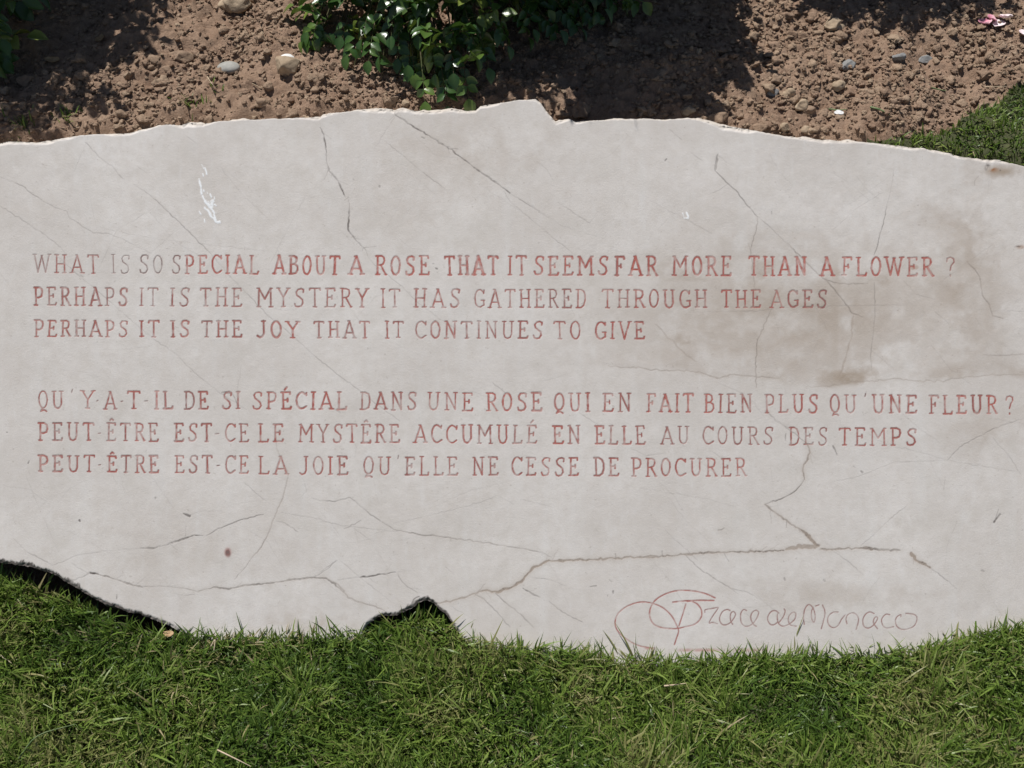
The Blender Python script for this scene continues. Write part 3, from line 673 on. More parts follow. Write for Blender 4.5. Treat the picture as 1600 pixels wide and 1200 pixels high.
 (ZP, [(1195, 641), (1215, 660), (1232, 668)], 1.2, .45, 0), (ZP, [(905, 645), (940, 668)], 1.0, .4, 0), (ZP, [(770, 598), (800, 622)], 1.0, .35, 0), (ZP, [(985, 700), (1010, 712), (1040, 708)], .9, .3, 0), (ZP, [(1108, 702), (1125, 714), (1138, 712)], .9, .3, 0),
]
HR = np.random.default_rng(77)
for k in range(150):                          # hairline veins, most of them running down to the right
    x0, y0 = HR.uniform(-20, 1600), HR.uniform(200, 1000)
    a = HR.normal(.75, .35) if HR.random() < .7 else HR.uniform(-1.2, .5)
    L = HR.uniform(25, 140); b = a + HR.normal(0, .3)
    CR.append((ZP, [(x0, y0), (x0 + L * .5 * math.cos(a), y0 + L * .5 * math.sin(a)), (x0 + L * .5 * (math.cos(a) + math.cos(b)), y0 + L * .5 * (math.sin(a) + math.sin(b)))], HR.uniform(.6, .95), HR.uniform(.06, .20), 0))
for z, pts, wd, dk, fl in list(CR):           # short side branches and chips along the stronger cracks
    if wd < 1.7 or len(pts) < 3: continue
    P2 = [(z[0] + x * z[2], z[1] + y * z[2]) for x, y in pts]
    for a, b in zip(P2[:-1], P2[1:]):
        for _ in range(HR.poisson(.4)):
            t = HR.random(); q = (a[0] + (b[0] - a[0]) * t, a[1] + (b[1] - a[1]) * t)
            an = math.atan2(b[1] - a[1], b[0] - a[0]) + HR.choice([-1, 1]) * HR.uniform(.3, 1.1); L = HR.uniform(5, 22)
            CR.append((ZP, [q, (q[0] + L * math.cos(an), q[1] + L * math.sin(an))], HR.uniform(.7, 1.3), dk * HR.uniform(.2, .55), fl * .2))
for i, (z, pts, wd, dk, fl) in enumerate(CR):
    if fl > .4: wd *= .78
    p = subdivide([(z[0] + x * z[2], z[1] + y * z[2]) for x, y in pts], 4.5, .5 if fl < .3 else .85, 100 + i)
    r = seg_field(p, wd + 6)
    if r is None: continue
    s_, D, T, X, Y = r
    ta = 0.45 + 0.55 * np.clip(np.minimum(T, 1 - T) * 9, 0, 1) if len(p) > 4 else 1.0
    var = np.clip(1.0 + 1.5 * vnoise(X * .09, Y * .09, 200 + i) + .9 * vnoise(X * .3, Y * .3, 250 + i),   .5, 1.6)
    hw = wd * .5 * ta * (var if wd > 1.6 else 1)
    m = sstep(hw + .6, hw - .5, D)
    wd_dark = m * dk * np.clip(.8 + 1.3 * vnoise(X * .06, Y * .06, 300 + i) + .5 * vnoise(X * .25, Y * .25, 350 + i), .5, 1.2) * 1.0
    if fl > 0:
        ff = sstep(hw + 1.0, hw - .4, D) * fl
        FILL[s_] = np.maximum(FILL[s_], ff)
        grit = np.clip(.35 + 2.2 * vnoise(X * .7, Y * .7, 400 + i), 0, 1)
        wd_dark = wd_dark * (1 - fl * .75 + .9 * fl * grit)
        STAIN[s_] = np.maximum(STAIN[s_], .28 * fl * np.exp(-(D / 5.0) ** 2))
    CRACK_SHADE[s_] = np.maximum(CRACK_SHADE[s_], wd_dark)
    H[s_] = np.minimum(H[s_], -(0.04 + .11 * wd) * m * min(1, dk + .1))

# --- stains
XX, YY = np.meshgrid(xs, ys)
def blob(cx, cy, rx, ry, amt, seed, arr, freq=.02, sharp=.5):
    d = np.hypot((XX - cx) / rx, (YY - cy) / ry)
    n = fbm(XX * freq, YY * freq, 5, seed, .6)
    m = sstep(1.15, .25, d + sharp * n * 1.6) * amt * np.clip(.8 + n * 1.2, .1, 1.4)
    if arr is STAIN and cx > 1000 and 400 < cy < 640:
        yc = np.interp(XX, [950, 1060, 1180, 1300, 1400, 1500, 1600], [570, 578, 592, 604, 594, 589, 586])
        m = m * (1.35 - 1.05 * sstep(-4, 5, YY - yc + 8 * fbm(XX * .03, YY * .03, 2, 97)))
    np.maximum(arr, m, out=arr)
blob(1250, 490, 330, 130, 0.51, 1, STAIN, .012, .7)
blob(1180, 560, 240, 55, 0.45, 2, STAIN, .014, .7)
blob(1500, 440, 80, 190, 0.51, 3, STAIN, .011, .9)
blob(1514, 480, 44, 150, 0.39, 31, STAIN, .03, 1.0)
blob(1520, 590, 120, 34, 0.51, 4, STAIN, .016, .8)
blob(1080, 425, 90, 34, 0.48, 5, STAIN, .02, .8)
blob(1325, 590, 70, 24, 0.69, 6, STAIN, .022, .8)
blob(1360, 460, 140, 40, 0.42, 7, STAIN, .016, .8)
blob(1190, 425, 40, 45, 0.45, 12, STAIN, .024, .8)
blob(1070, 530, 30, 18, 0.52, 8, STAIN, .04)
blob(1565, 268, 55, 17, 0.75, 9, STAIN, .03)
blob(1540, 670, 80, 55, 0.33, 10, STAIN, .016, .8)
blob(730, 240, 170, 70, 0.30, 11, STAIN, .016, .8)
blob(1300, 930, 160, 30, 0.30, 13, STAIN, .018, .8)
blob(480, 970, 70, 18, 0.39, 14, STAIN, .025, .8)
blob(640, 300, 70, 100, 0.18, 15, STAIN, .018, .8)
blob(1380, 440, 34, 24, 0.48, 16, STAIN, .03, .8)
blob(900, 430, 120, 40, 0.21, 32, STAIN, .018, .9)
blob(300, 860, 200, 80, 0.15, 33, STAIN, .014, .9)
blob(1428, 418, 11, 6, .55, 17, RUST, .06)
blob(1308, 425, 16, 8, .18, 18, RUST, .06)
blob(1552, 265, 9, 5, .9, 19, RUST, .08)
blob(1595, 386, 8, 4, .7, 20, RUST, .08)
for cx, cy, rx, ry in ((1544, 258, 5, 4), (1541, 262, 3, 5), (1563, 266, 1.8, 1.8), (1591, 385, 6, 2.4)):
    blob(cx, cy, rx, ry, .8, 21, CRACK_SHADE, .2)
blob(356, 863, 6.5, 9.0, 1.2, 22, PAINT, .06, .1)
blob(356, 863, 7.5, 10, .9, 22, FADE, .06, .0)
blob(357, 866, 5, 6, .7, 23, CRACK_SHADE, .2, .2)

# --- white droppings: a streak with speckles, and a small fleck
WS = np.random.default_rng(3)
for a, b, wd in (((315, 257), (318, 263), 1.6), ((320, 262), (323, 272), 1.6), ((317, 271), (318, 275), 1.2), ((311, 279), (314, 292), 2.2), ((314, 294), (315, 303), 1.8), ((318, 297), (319, 299), 1.2),
                 ((317, 307), (321, 316), 2.8), ((320, 315), (328, 324), 3.0), ((327, 323), (336, 333), 2.8), ((320, 325), (330, 335), 2.6), ((328, 335), (336, 345), 3.0), ((334, 336), (338, 344), 2.4), ((337, 346), (342, 347), 3.6),
                 ((326, 331), (329, 338), 2.2), ((331, 313), (332, 320), 1.6), ((333, 312), (334, 315), 1.4), ((329, 314), (330, 320), 1.1), *[((x, y), (x + HR.uniform(0, 3), y + HR.uniform(1, 5)), HR.uniform(.7, 1.2)) for x, y in zip(HR.normal(326, 5, 18), HR.uniform(300, 345, 18))], ((1067, 333), (1069, 341), 1.5), ((1073, 332), (1076, 339), 1.6), ((1070, 341), (1075, 341), 1.4)):
    p = subdivide([a, b], 3, .5, int(a[0]))
    s_, D, T, X, Y = seg_field(p, wd + 3)
    hw = wd * .5 * np.clip(1 + 2.2 * vnoise(X * .42 - Y * .16, Y * .12 + X * .05, 66), .1, 1.6)
    m = sstep(hw + .8, hw - .5, D)
    WHITE[s_] = np.maximum(WHITE[s_], m)
    H[s_] = np.maximum(H[s_], .25 * m)
    OWN[s_] = np.where(m > .25, 8, OWN[s_])

# --- outline: clip each column to the broken edge, chamfer near it
jag = lambda x, sd: 3.0 * fbm(x * .05, x * 0 + sd, 4, sd, .6) + 1.2 * vnoise(x * .35, x * 0, sd + 9)
ytop = np.interp(xs, TOP[:, 0], TOP[:, 1]) + jag(xs, 41) * .35
ybot = np.interp(xs, BOT[:, 0], BOT[:, 1]) + jag(xs, 57)
dt = YY - ytop[None]; db = ybot[None] - YY
chip = np.clip(2.5 + 9 * fbm(XX * .02, YY * 0.015, 3, 61), 1.0, 16)
chip = np.where((XX > 480) & (XX < 520), np.maximum(chip, 4), chip)
ct = sstep(1, 0, np.clip(dt / chip, 0, 1))
cb = sstep(1, 0, np.clip(db / 7, 0, 1))
rough = 1 + 1.4 * fbm(XX * .16, YY * .16, 3, 71)
dH = .7 * fbm(XX * .006, YY * .006, 3, 81) + .18 * fbm(XX * .05, YY * .05, 3, 83)
H = H + dH - ct * chip * .34 * np.clip(rough, .5, 1.5) - cb * 2.5 * np.clip(rough, .6, 1.4)
blend = sstep(1050, 1250, XX) * sstep(650, 500, YY) * .14
H = H + blend * fbm(XX * .09, YY * .09, 4, 87)
# ragged dark fringe painted along the hanging lower edges, standing in for shade
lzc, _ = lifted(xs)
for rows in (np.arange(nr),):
    shade_w = 3 + 4.0 * np.abs(vnoise(XX * .30 + YY * .12, YY * .05, 801)) * 2 + 9 * np.clip(fbm(XX * .05, YY * .02, 3, 803), 0, 1) 
    hm = sstep(1.15, .75, db / np.maximum(shade_w, 1)) * lzc[None] * np.clip(.9 + 1.3 * vnoise(XX * .5 + YY * .3, YY * .12, 805), .15, 1)
    CRACK_SHADE = np.maximum(np.maximum(CRACK_SHADE, hm * .97 * (db > 0)), sstep(5, 3, db) * lzc[None] * .98)
RIM = np.clip(ct * 1.3 - .15, 0, 1) * .75
YC = np.clip(YY, ytop[None], ybot[None])
HM = H * .001                                # metres along the normal
base = CEN + UP * ((600 - 1030) * S)
base[2] = float(ground_z(0, base[1])) 
P = (CEN[None, None] + np.array([1, 0, 0])[None, None] * ((XX - 800) * S)[..., None] + UP[None, None] * ((600 - YC) * S)[..., None] + NRM[None, None] * HM[..., None]) - base
ids = np.arange(nr * nc).reshape(nr, nc)
quads = np.stack([ids[1:, :-1], ids[1:, 1:], ids[:-1, 1:], ids[:-1, :-1]], -1)
alive = ((YC[1:, :-1] - YC[:-1, :-1] > 1e-4) | (YC[1:, 1:] - YC[:-1, 1:] > 1e-4))
own = OWN[:-1, :-1].copy()
for a in (OWN[1:, :-1], OWN[1:, 1:], OWN[:-1, 1:]): own = np.maximum(own, a)
quads_all = quads.reshape(-1, 4); alive = alive.ravel(); own = own.ravel()
VP = P.reshape(-1, 3)
AT = {'paint': PAINT.ravel(), 'fade': FADE.ravel(), 'crack_shade': CRACK_SHADE.ravel(), 'filler': FILL.ravel(), 'stain': STAIN.ravel(), 'rust': RUST.ravel(), 'white': WHITE.ravel(), 'rim': RIM.ravel()}

slab = empty('marble_slab', base)
tag(slab, 'large pale marble slab with broken edges and carved red inscription leaning on the bank', 'stone slab')
# body: front face without lettering + rough rims + back
jt = np.array([np.searchsorted(ys, t, side='right') - 1 for t in ytop]); jb = np.array([np.searchsorted(ys, t, side='left') for t in ybot])
jt = np.clip(jt, 0, nr - 1); jb = np.clip(jb, 0, nr - 1)
top_ids = ids[jt, np.arange(nc)]; bot_ids = ids[jb, np.arange(nc)]
extra = []; exq = []
def add_rim(edge_ids, sign, seed):
    layers = [edge_ids]
    for k, dep in enumerate((.012, .03, .055, THICK)):
        off = (.006 * math.sin(dep / THICK * math.pi) + .006 * fbm(xs * .03, xs * 0 + dep * 90, 3, seed, .6)) - (.004 if k == 3 else 0)
        p = VP[edge_ids] - NRM[None] * dep + UP[None] * (sign * off)[:, None]
        n0 = len(VP) + sum(len(e) for e in extra)
        extra.append(p); layers.append(np.arange(n0, n0 + nc))
    for a, b in zip(layers[:-1], layers[1:]):
        q = np.stack([a[:-1], a[1:], b[1:], b[:-1]], -1)
        exq.append(q if sign > 0 else q[:, ::-1])
    return layers
lt = add_rim(top_ids, 1, 141); lb = add_rim(bot_ids, -1, 151)
exq.append(np.stack([lt[-1][:-1], lt[-1][1:], lb[-1][1:], lb[-1][:-1]], -1))
for c in (0, nc - 1):                         # the two end faces
    for a, b, d, e in zip(lt[:-1], lt[1:], lb[1:], lb[:-1]):
        q = np.array([[a[c], b[c], d[c], e[c]]]); exq.append(q if c else q[:, ::-1])
VB = np.concatenate([VP] + extra)
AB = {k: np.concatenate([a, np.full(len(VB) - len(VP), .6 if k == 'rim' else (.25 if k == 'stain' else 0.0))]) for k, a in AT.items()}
AB['crack_shade'][len(VP) + 4 * nc:] = np.tile(lzc * .97, 4)  # lower rim painted near black, as the shade of the gap beneath
qb = np.concatenate([quads_all[alive & (own == 0)]] + exq)
v, q, a = compact(VB, qb, AB)
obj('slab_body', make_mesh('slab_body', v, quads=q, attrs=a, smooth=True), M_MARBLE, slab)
PART_LABELS = {1: ('inscription_line', 'topmost line of carved capitals, darkest red, its first words worn grey'), 2: ('inscription_line', 'second line of English capitals in dull red'),
               3: ('inscription_line', 'short third line of red capitals ending in GIVE'), 4: ('inscription_line', 'first French line of red capitals, longest of all'),
               5: ('inscription_line', 'middle French line of red capitals ending in TEMPS'), 6: ('inscription_line', 'lowest line of red capitals ending in PROCURER'),
               7: ('signature', 'thin red cursive signature with large looping initial'), 8: ('white_dropping', 'white splashed streak near the upper left')}
for k, (nm, lab) in PART_LABELS.items():
    sel = alive & (own == k)
    v, q, a = compact(VP, quads_all[sel], AT)
    o = obj(nm, make_mesh(nm, v, quads=q, attrs=a, smooth=True), M_MARBLE, slab)
    o['label'] = lab
del XX, YY, VP, VB, P, AB, AT

# ------------------------------------------------------------------ grass blades
def blades(pos, length, width, phi, lean, curl, tone, seg=4, twist=None):
    n = len(pos)
    k = seg + 1
    t = np.linspace(0, 1, k)[None]
    ang = lean[:, None] + curl[:, None] * t                  # from vertical
    dl = length[:, None] / seg
    r = np.concatenate([np.zeros((n, 1)), np.cumsum(np.sin(ang[:, :-1]) * dl, 1)], 1)
    z = np.concatenate([np.zeros((n, 1)), np.cumsum(np.cos(ang[:, :-1]) * dl, 1)], 1)
    cx = pos[:, 0:1] + r * np.cos(phi)[:, None]; cy = pos[:, 1:2] + r * np.sin(phi)[:, None]; cz = pos[:, 2:3] + z
    wprof = np.array([.75, 1.0, .85, .55, .06]) if seg == 4 else np.array([.8, 1., .6, .06])
    hw = width[:, None] * .5 * wprof[None]
    side = phi + np.pi / 2 + (twist if twist is not None else 0)
    sx = np.cos(side)[:, None] * hw; sy = np.sin(side)[:, None] * hw
    L = np.stack([cx - sx, cy - sy, cz], -1); Rr = np.stack([cx + sx, cy + sy, cz + hw * .35], -1)
    v = np.stack([L, Rr], 2).reshape(n, k * 2, 3)
    b = (np.arange(n) * k * 2)[:, None]
    q = np.concatenate([np.stack([b + 2 * i, b + 2 * i + 1, b + 2 * i + 3, b + 2 * i + 2], -1) for i in range(seg)], 1).reshape(-1, 4)
    tn = np.repeat(tone, k * 2)
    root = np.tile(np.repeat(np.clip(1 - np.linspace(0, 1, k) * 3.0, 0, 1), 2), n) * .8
    return v.reshape(-1, 3), q, tn, root

def grow(area, dens, lmin, lmax, wmin, wmax, seed, accept, leanmax=1.0):
    r = np.random.default_rng(seed)
    x0, x1, y0, y1 = area
    n = int((x1 - x0) * (y1 - y0) * dens)
    x = r.uniform(x0, x1, n); y = r.uniform(y0, y1, n)
    k = accept(x, y, r); x, y = x[k], y[k]; n = len(x)
    z = ground_z(x, y) - .003
    cl = fbm(x * 9, y * 9, 3, 501)            # clumps: direction, length and colour drift together
    cd_ = fbm(x * 5, y * 5, 2, 511)
    ln = (lmin + (lmax - lmin) * r.beta(1.6, 2.6, n)) * (1 + .5 * cl)
    phi = cd_ * 9 + r.normal(0, 1.3, n)
    lean = np.abs(r.normal(.62, .42, n)) * leanmax * (1 + .5 * cd_)
    curl = r.uniform(.0, 1.3, n)
    tone = np.clip(.45 + .75 * cl + r.normal(0, .24, n), .02, .86)
    dry = r.random(n) < (.012 + .07 * sstep(.05, .3, fbm(x * 7, y * 7, 2, 521)) + .28 * np.exp(-((x + .52) / .12) ** 2 - ((y + .34) / .035) ** 2))
    tone = np.where(dry, r.uniform(.84, 1, n), tone)
    wd = r.uniform(wmin, wmax, n)
    return blades(np.stack([x, y, z], -1), ln, wd, phi, lean, curl, tone, 4, r.normal(0, .5, n))

def foot_y(x):
    yf = UP[1] * (600 - smooth_interp(800 + x / S, GRD, 25)) * S
    lz, ye = lifted(800 + x / S)
    return yf + lz * np.maximum(ye - np.where(x < -.4, 0.013, 0.004) - yf, 0)

def join(parts):
    vs, qs, ts, rs = [], [], [], []; off = 0
    for v, q, t, rr in parts:
        vs.append(v); qs.append(q + off); ts.append(t); rs.append(rr); off += len(v)
    return np.concatenate(vs), np.concatenate(qs), np.concatenate(ts), np.concatenate(rs)

acc_low = lambda x, y, r: (soil_mask(x, y) < .5) & (y < foot_y(x) + .002 + .008 * (1 - lifted(800 + x / S)[0]))
parts = [grow((-1.12, 1.12, -.66, -.13), 62000, .020, .052, .0014, .0032, 1, acc_low, .85), grow((-1.12, 1.12, -.66, -.13), 18000, .020, .055, .0028, .0050, 12, acc_low),
         grow((-1.12, 1.12, -.66, -.16), 4200, .045, .085, .0028, .0048, 2, acc_low, 1.3),
         grow((-2.2, 2.2, -1.5, -.66), 20000, .02, .055, .0028, .0050, 3, acc_low),
         grow((-2.2, -1.12, -.66, 1.0), 20000, .02, .055, .0028, .0050, 4, lambda x, y, r: soil_mask(x, y) < .5),
         grow((1.12, 2.2, -.66, .55), 20000, .02, .055, .0028, .0050, 5, lambda x, y, r: soil_mask(x, y) < .5)]
# taller uncut fringe along the foot of the stone, leaning over it
r = np.random.default_rng(9)
n = 3200
x = r.uniform(-1.05, 1.05, n)
dens = np.interp(800 + x / S, [-100, 0, 250, 320, 380, 560, 600, 700, 760, 900, 960, 1200, 1600], [.5, .5, .7, 1, 1, 1, .9, .8, 1, 1, .6, .8, .8])
x = x[r.random(n) < dens * np.clip(.35 + 2.2 * fbm(x * 11, x * 0 + 3, 3, 541), .22, 1)]; n = len(x)
y = foot_y(x) - r.uniform(0, .03, n)
parts.append(blades(np.stack([x, y, ground_z(x, y) - .003], -1), r.uniform(.022, .062, n), r.uniform(.0018, .0036, n), r.normal(1.2, 1.6, n), np.abs(r.normal(.55, .4, n)), r.uniform(.1, 1.6, n),
                    np.clip(r.normal(.42, .2, n), 0, 1), 4, r.normal(0, .5, n)))
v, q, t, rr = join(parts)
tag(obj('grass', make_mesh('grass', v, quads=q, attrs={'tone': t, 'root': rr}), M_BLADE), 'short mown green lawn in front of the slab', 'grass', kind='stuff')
acc_up = lambda x, y, r: (soil_mask(x, y) < .5) & (y > .15)
v, q, t, rr = join([grow((.55, 1.4, .18, .75), 56000, .012, .030, .0016, .0034, 6, acc_up), grow((1.4, 2.2, .55, 1.0), 18000, .02, .05, .0028, .0050, 8, lambda x, y, r: soil_mask(x, y) < .5)])
tag(obj('grass', make_mesh('grass', v, quads=q, attrs={'tone': t, 'root': rr}), M_BLADE), 'patch of green grass behind the right end of the slab, beside the soil', 'grass', kind='stuff')

# ------------------------------------------------------------------ stones and clods
def ico(sub):
    t = (1 + 5 ** .5) / 2
    v = [(-1, t, 0), (1, t, 0), (-1, -t, 0), (1, -t, 0), (0, -1, t), (0, 1, t), (0, -1, -t), (0, 1, -t), (t, 0, -1), (t, 0, 1), (-t, 0, -1), (-t, 0, 1)]
    f = [(0, 11, 5), (0, 5, 1), (0, 1, 7), (0, 7, 10), (0, 10, 11), (1, 5, 9), (5, 11, 4), (11, 10, 2), (10, 7, 6), (7, 1, 8), (3, 9, 4), (3, 4, 2), (3, 2, 6), (3, 6, 8), (3, 8, 9), (4, 9, 5), (2, 4, 11), (6, 2, 10), (8, 6, 7), (9, 8, 1)]
    v = [np.array(p) / np.linalg.norm(p) for p in v]
    for _ in range(sub):
        cache = {}; nf = []
        def mid(a, b):
            key = (min(a, b), max(a, b))
            if key not in cache:
                m = v[a] + v[b]; v.append(m / np.linalg.norm(m)); cache[key] = len(v) - 1
            return cache[key]
        for a, b, c in f:
            ab, bc, ca = mid(a, b), mid(b, c), mid(c, a)
            nf += [(a, ab, ca), (b, bc, ab), (c, ca, bc), (ab, bc, ca)]
        f = nf
    return np.array(v), np.array(f)

def n3(p, f, seed):
    return vnoise(p[:, 0] * f + p[:, 2] * f * .7, p[:, 1] * f - p[:, 2] * f * .6, seed) + vnoise(p[:, 2] * f, p[:, 0] * f * .8 + 5, seed + 3)

I1v, I1f = ico(2); I3v, I3f = ico(3)
def facet(v, seed, n=9, lo=.5, hi=.85):
    r = np.random.default_rng(seed); v = v.copy()
    for _ in range(n):
        d = r.normal(0, 1, 3); d /= np.linalg.norm(d); h = r.uniform(lo, hi)
        v -= np.clip(v @ d - h, 0, None)[:, None] * d
    return v
VAR = []
for s_ in range(14):
    k = 1 + .6 * n3(I1v + 3, 1.3, s_) + .45 * n3(I1v + 3, 3.1, s_ + 20) + .3 * n3(I1v + 3, 6.5, s_ + 40)
    VAR.append(facet(I1v, s_, 8) * k[:, None] * np.array([1, random.uniform(.7, 1), random.uniform(.55, .85)]))

def clods(area, n, seed, accept, smin, smax, power):
    r = np.random.default_rng(seed)
    x = r.uniform(area[0], area[1], n); y = r.uniform(area[2], area[3], n)
    k = accept(x, y, r); x, y = x[k], y[k]; n = len(x)
    s_ = smin + (smax - smin) * r.random(n) ** power
    z = ground_z(x, y) + s_ * r.uniform(-.2, .35, n)
    vs = np.zeros((n, len(I1v), 3))
    a = r.uniform(0, 6.28, n); tl = r.normal(0, .5, n)
    vi = r.integers(0, len(VAR), n)
    base_ = np.stack(VAR)[vi] * s_[:, None, None]
    ca, sa, ct_, st_ = np.cos(a)[:, None], np.sin(a)[:, None], np.cos(tl)[:, None], np.sin(tl)[:, None]
    X0 = base_[..., 0]; Y0 = base_[..., 1] * ct_ - base_[..., 2] * st_; Z0 = base_[..., 1] * st_ + base_[..., 2] * ct_
    vs[..., 0] = x[:, None] + X0 * ca - Y0 * sa; vs[..., 1] = y[:, None] + X0 * sa + Y0 * ca; vs[..., 2] = z[:, None] + Z0
    f = (I1f[None] + (np.arange(n) * len(I1v))[:, None, None]).reshape(-1, 3)
    tn = np.repeat(np.clip(r.normal(.28, .25, n), 0, 1), len(I1v))
    return vs.reshape(-1, 3), f, tn
def acc_soil(x, y, r):
    ok = (soil_mask(x, y) > .6) & (y > UP[1] * (600 - smooth_interp(800 + x / S, TOPS)) * S + .055)
    d = fbm(x * 6, y * 6, 3, 601)
    return ok & (r.random(len(x)) < np.clip(.6 + 1.4 * d + .2 * (x > .3), .2, 1))
cp = [clods((-1.3, 1.3, .25, 1.0), 52000, 31, acc_soil, .0012, .0065, 1.8), clods((-1.3, 1.3, .25, 1.0), 3900, 32, acc_soil, .005, .0150, 2.3), clods((-1.3, 1.3, 1.0, 1.9), 3000, 33, acc_soil, .004, .016, 1.6)]
off = 0; vs, fs, ts = [], [], []
for v, f, t in cp:
    vs.append(v); fs.append(f + off); ts.append(t); off += len(v)
tag(obj('soil_crumbs', make_mesh('soil_crumbs', np.concatenate(vs), tris=np.concatenate(fs), attrs={'tone': np.concatenate(ts)}), M_SOIL),
    'loose crumbs and small clods of brown soil covering the bed', 'soil', kind='stuff')

def stone(name, px, py, sx, sy, sz, rot, mat, label, cat='stone', seed=0, rough=.3, sink=.3, group=None):
    k = 1 + rough * n3(I3v + 3, 1.2, seed) + rough * .45 * n3(I3v + 3, 3.0, seed + 7) + rough * .2 * n3(I3v + 3, 7.0, seed + 9)
    v = (facet(I3v, seed + 50, 8, .6, .92) if rough > .1 else I3v) * k[:, None] * np.array([sx, sy, sz]) * (1.15 if rough > .1 else 1)
    o = obj(name, make_mesh(name, v, tris=I3f, attrs={'tone': np.zeros(len(v))}, smooth=True), mat)
    p = on_ground(px, py)
    o.location = (p[0], p[1], p[2] + sz * (1 - 2 * sink))
    o.rotation_euler = (0.15, 0, rot)
    return tag(o, label, cat, group)
G = 'stones lying on the soil bed'
stone('pebble', 359, 114, .022, .016, .010, .05, M_GREYSTONE, 'smooth oval grey pebble on the soil at upper left', 'pebble', 1, .05, .0, G)
stone('stone', 448, 112, .025, .019, .016, .3, M_TANSTONE, 'rounded tan stone to the right of the smooth grey pebble', 'stone', 2, .16, .12, G)
stone('stone', 446, 97, .016, .011, .006, .6, M_WHITESTONE, 'flat whitish flake lying against the rounded tan stone', 'stone', 3, .3, .2, G)
stone('stone', 284, 94, .022, .014, .011, .1, M_BROWNSTONE, 'broad brown stone left of the smooth grey pebble', 'stone', 4, .3, .35, G)
stone('stone', 46, 130, .019, .013, .011, .8, M_BROWNSTONE, 'brown clod at the left edge of the shaded soil', 'clod', 5, .4, .3, G)
stone('stone', 368, 10, .028, .02, .015, .2, M_TANSTONE, 'tan lump of stone in the shade at the top of the bed', 'stone', 6, .4, .3, G)
stone('stone', 410, 163, .013, .010, .008, .5, M_BROWNSTONE, 'small brown stone close above the slab edge below the tan stone', 'stone', 7, .35, .3, G)
stone('stone', 633, 165, .008, .007, .006, .5, M_TANSTONE, 'tiny pinkish stone touching the top edge of the slab below the bush', 'stone', 8, .3, .1, G)
stone('stone', 1325, 105, .016, .010, .008, .7, M_BLUESTONE, 'blue grey stone in the middle of the sunlit soil at right', 'stone', 9, .25, .25, G)
stone('stone', 1405, 92, .012, .009, .007, .3, M_BLUESTONE, 'grey chip just below the shadow edge at right', 'stone', 10, .25, .25, G)
stone('stone', 1446, 96, .014, .008, .006, .5, M_BLUESTONE, 'slate coloured chip right of the grey chip at the shadow edge', 'stone', 23, .25, .25, G)
stone('stone', 1206, 147, .011, .008, .006, .2, M_BLUESTONE, 'dull greenish grey stone left of the cluster of tan stones', 'stone', 11, .25, .25, G)
stone('white_chip', 1310, 180, .0085, .006, .005, .2, M_WHITESTONE, 'bright white chip on the soil above the slab at right', 'chip', 12, .3, .1, G)
stone('stone', 1233, 150, .013, .010, .009, .3, M_TANSTONE, 'uppermost stone in the cluster of tan stones', 'stone', 13, .3, .25, G)
stone('stone', 1252, 170, .014, .011, .010, .9, M_TANSTONE, 'rounded stone in the middle of the cluster of tan stones', 'stone', 14, .3, .25, G)
stone('stone', 1263, 180, .013, .009, .008, .1, M_BROWNSTONE, 'brown stone at the lower right of the cluster of tan stones', 'stone', 15, .3, .25, G)
stone('stone', 1310, 138, .012, .010, .009, .1, M_TANSTONE, 'tan stone above the bright white chip', 'stone', 16, .3, .25, G)
stone('stone', 1225, 203, .011, .008, .008, .1, M_TANSTONE, 'buff stone against the slab edge under the tan cluster', 'stone', 17, .3, .25, G)
stone('stone', 1258, 206, .012, .008, .007, .6, M_TANSTONE, 'cream stone against the slab edge right of the buff one', 'stone', 18, .3, .25, G)
stone('stone', 1076, 175, .011, .009, .008, .4, M_TANSTONE, 'tan stone at the shadow edge left of the sunlit soil', 'stone', 19, .3, .25, G)
stone('stone', 1124, 188, .020, .013, .010, .4, M_BROWNSTONE, 'flat brown clod resting by the slab edge near the middle right', 'clod', 20, .35, .25, G)
stone('stone', 1300, 44, .022, .014, .012, .2, M_TANSTONE, 'jagged tan clod between the two shaded areas at upper right', 'clod', 21, .4, .3, G)
stone('stone', 906, 178, .018, .013, .013, .7, M_BROWNSTONE, 'sunlit crumbly clod beside the raised lump of the slab top', 'clod', 22, .45, .25, G)

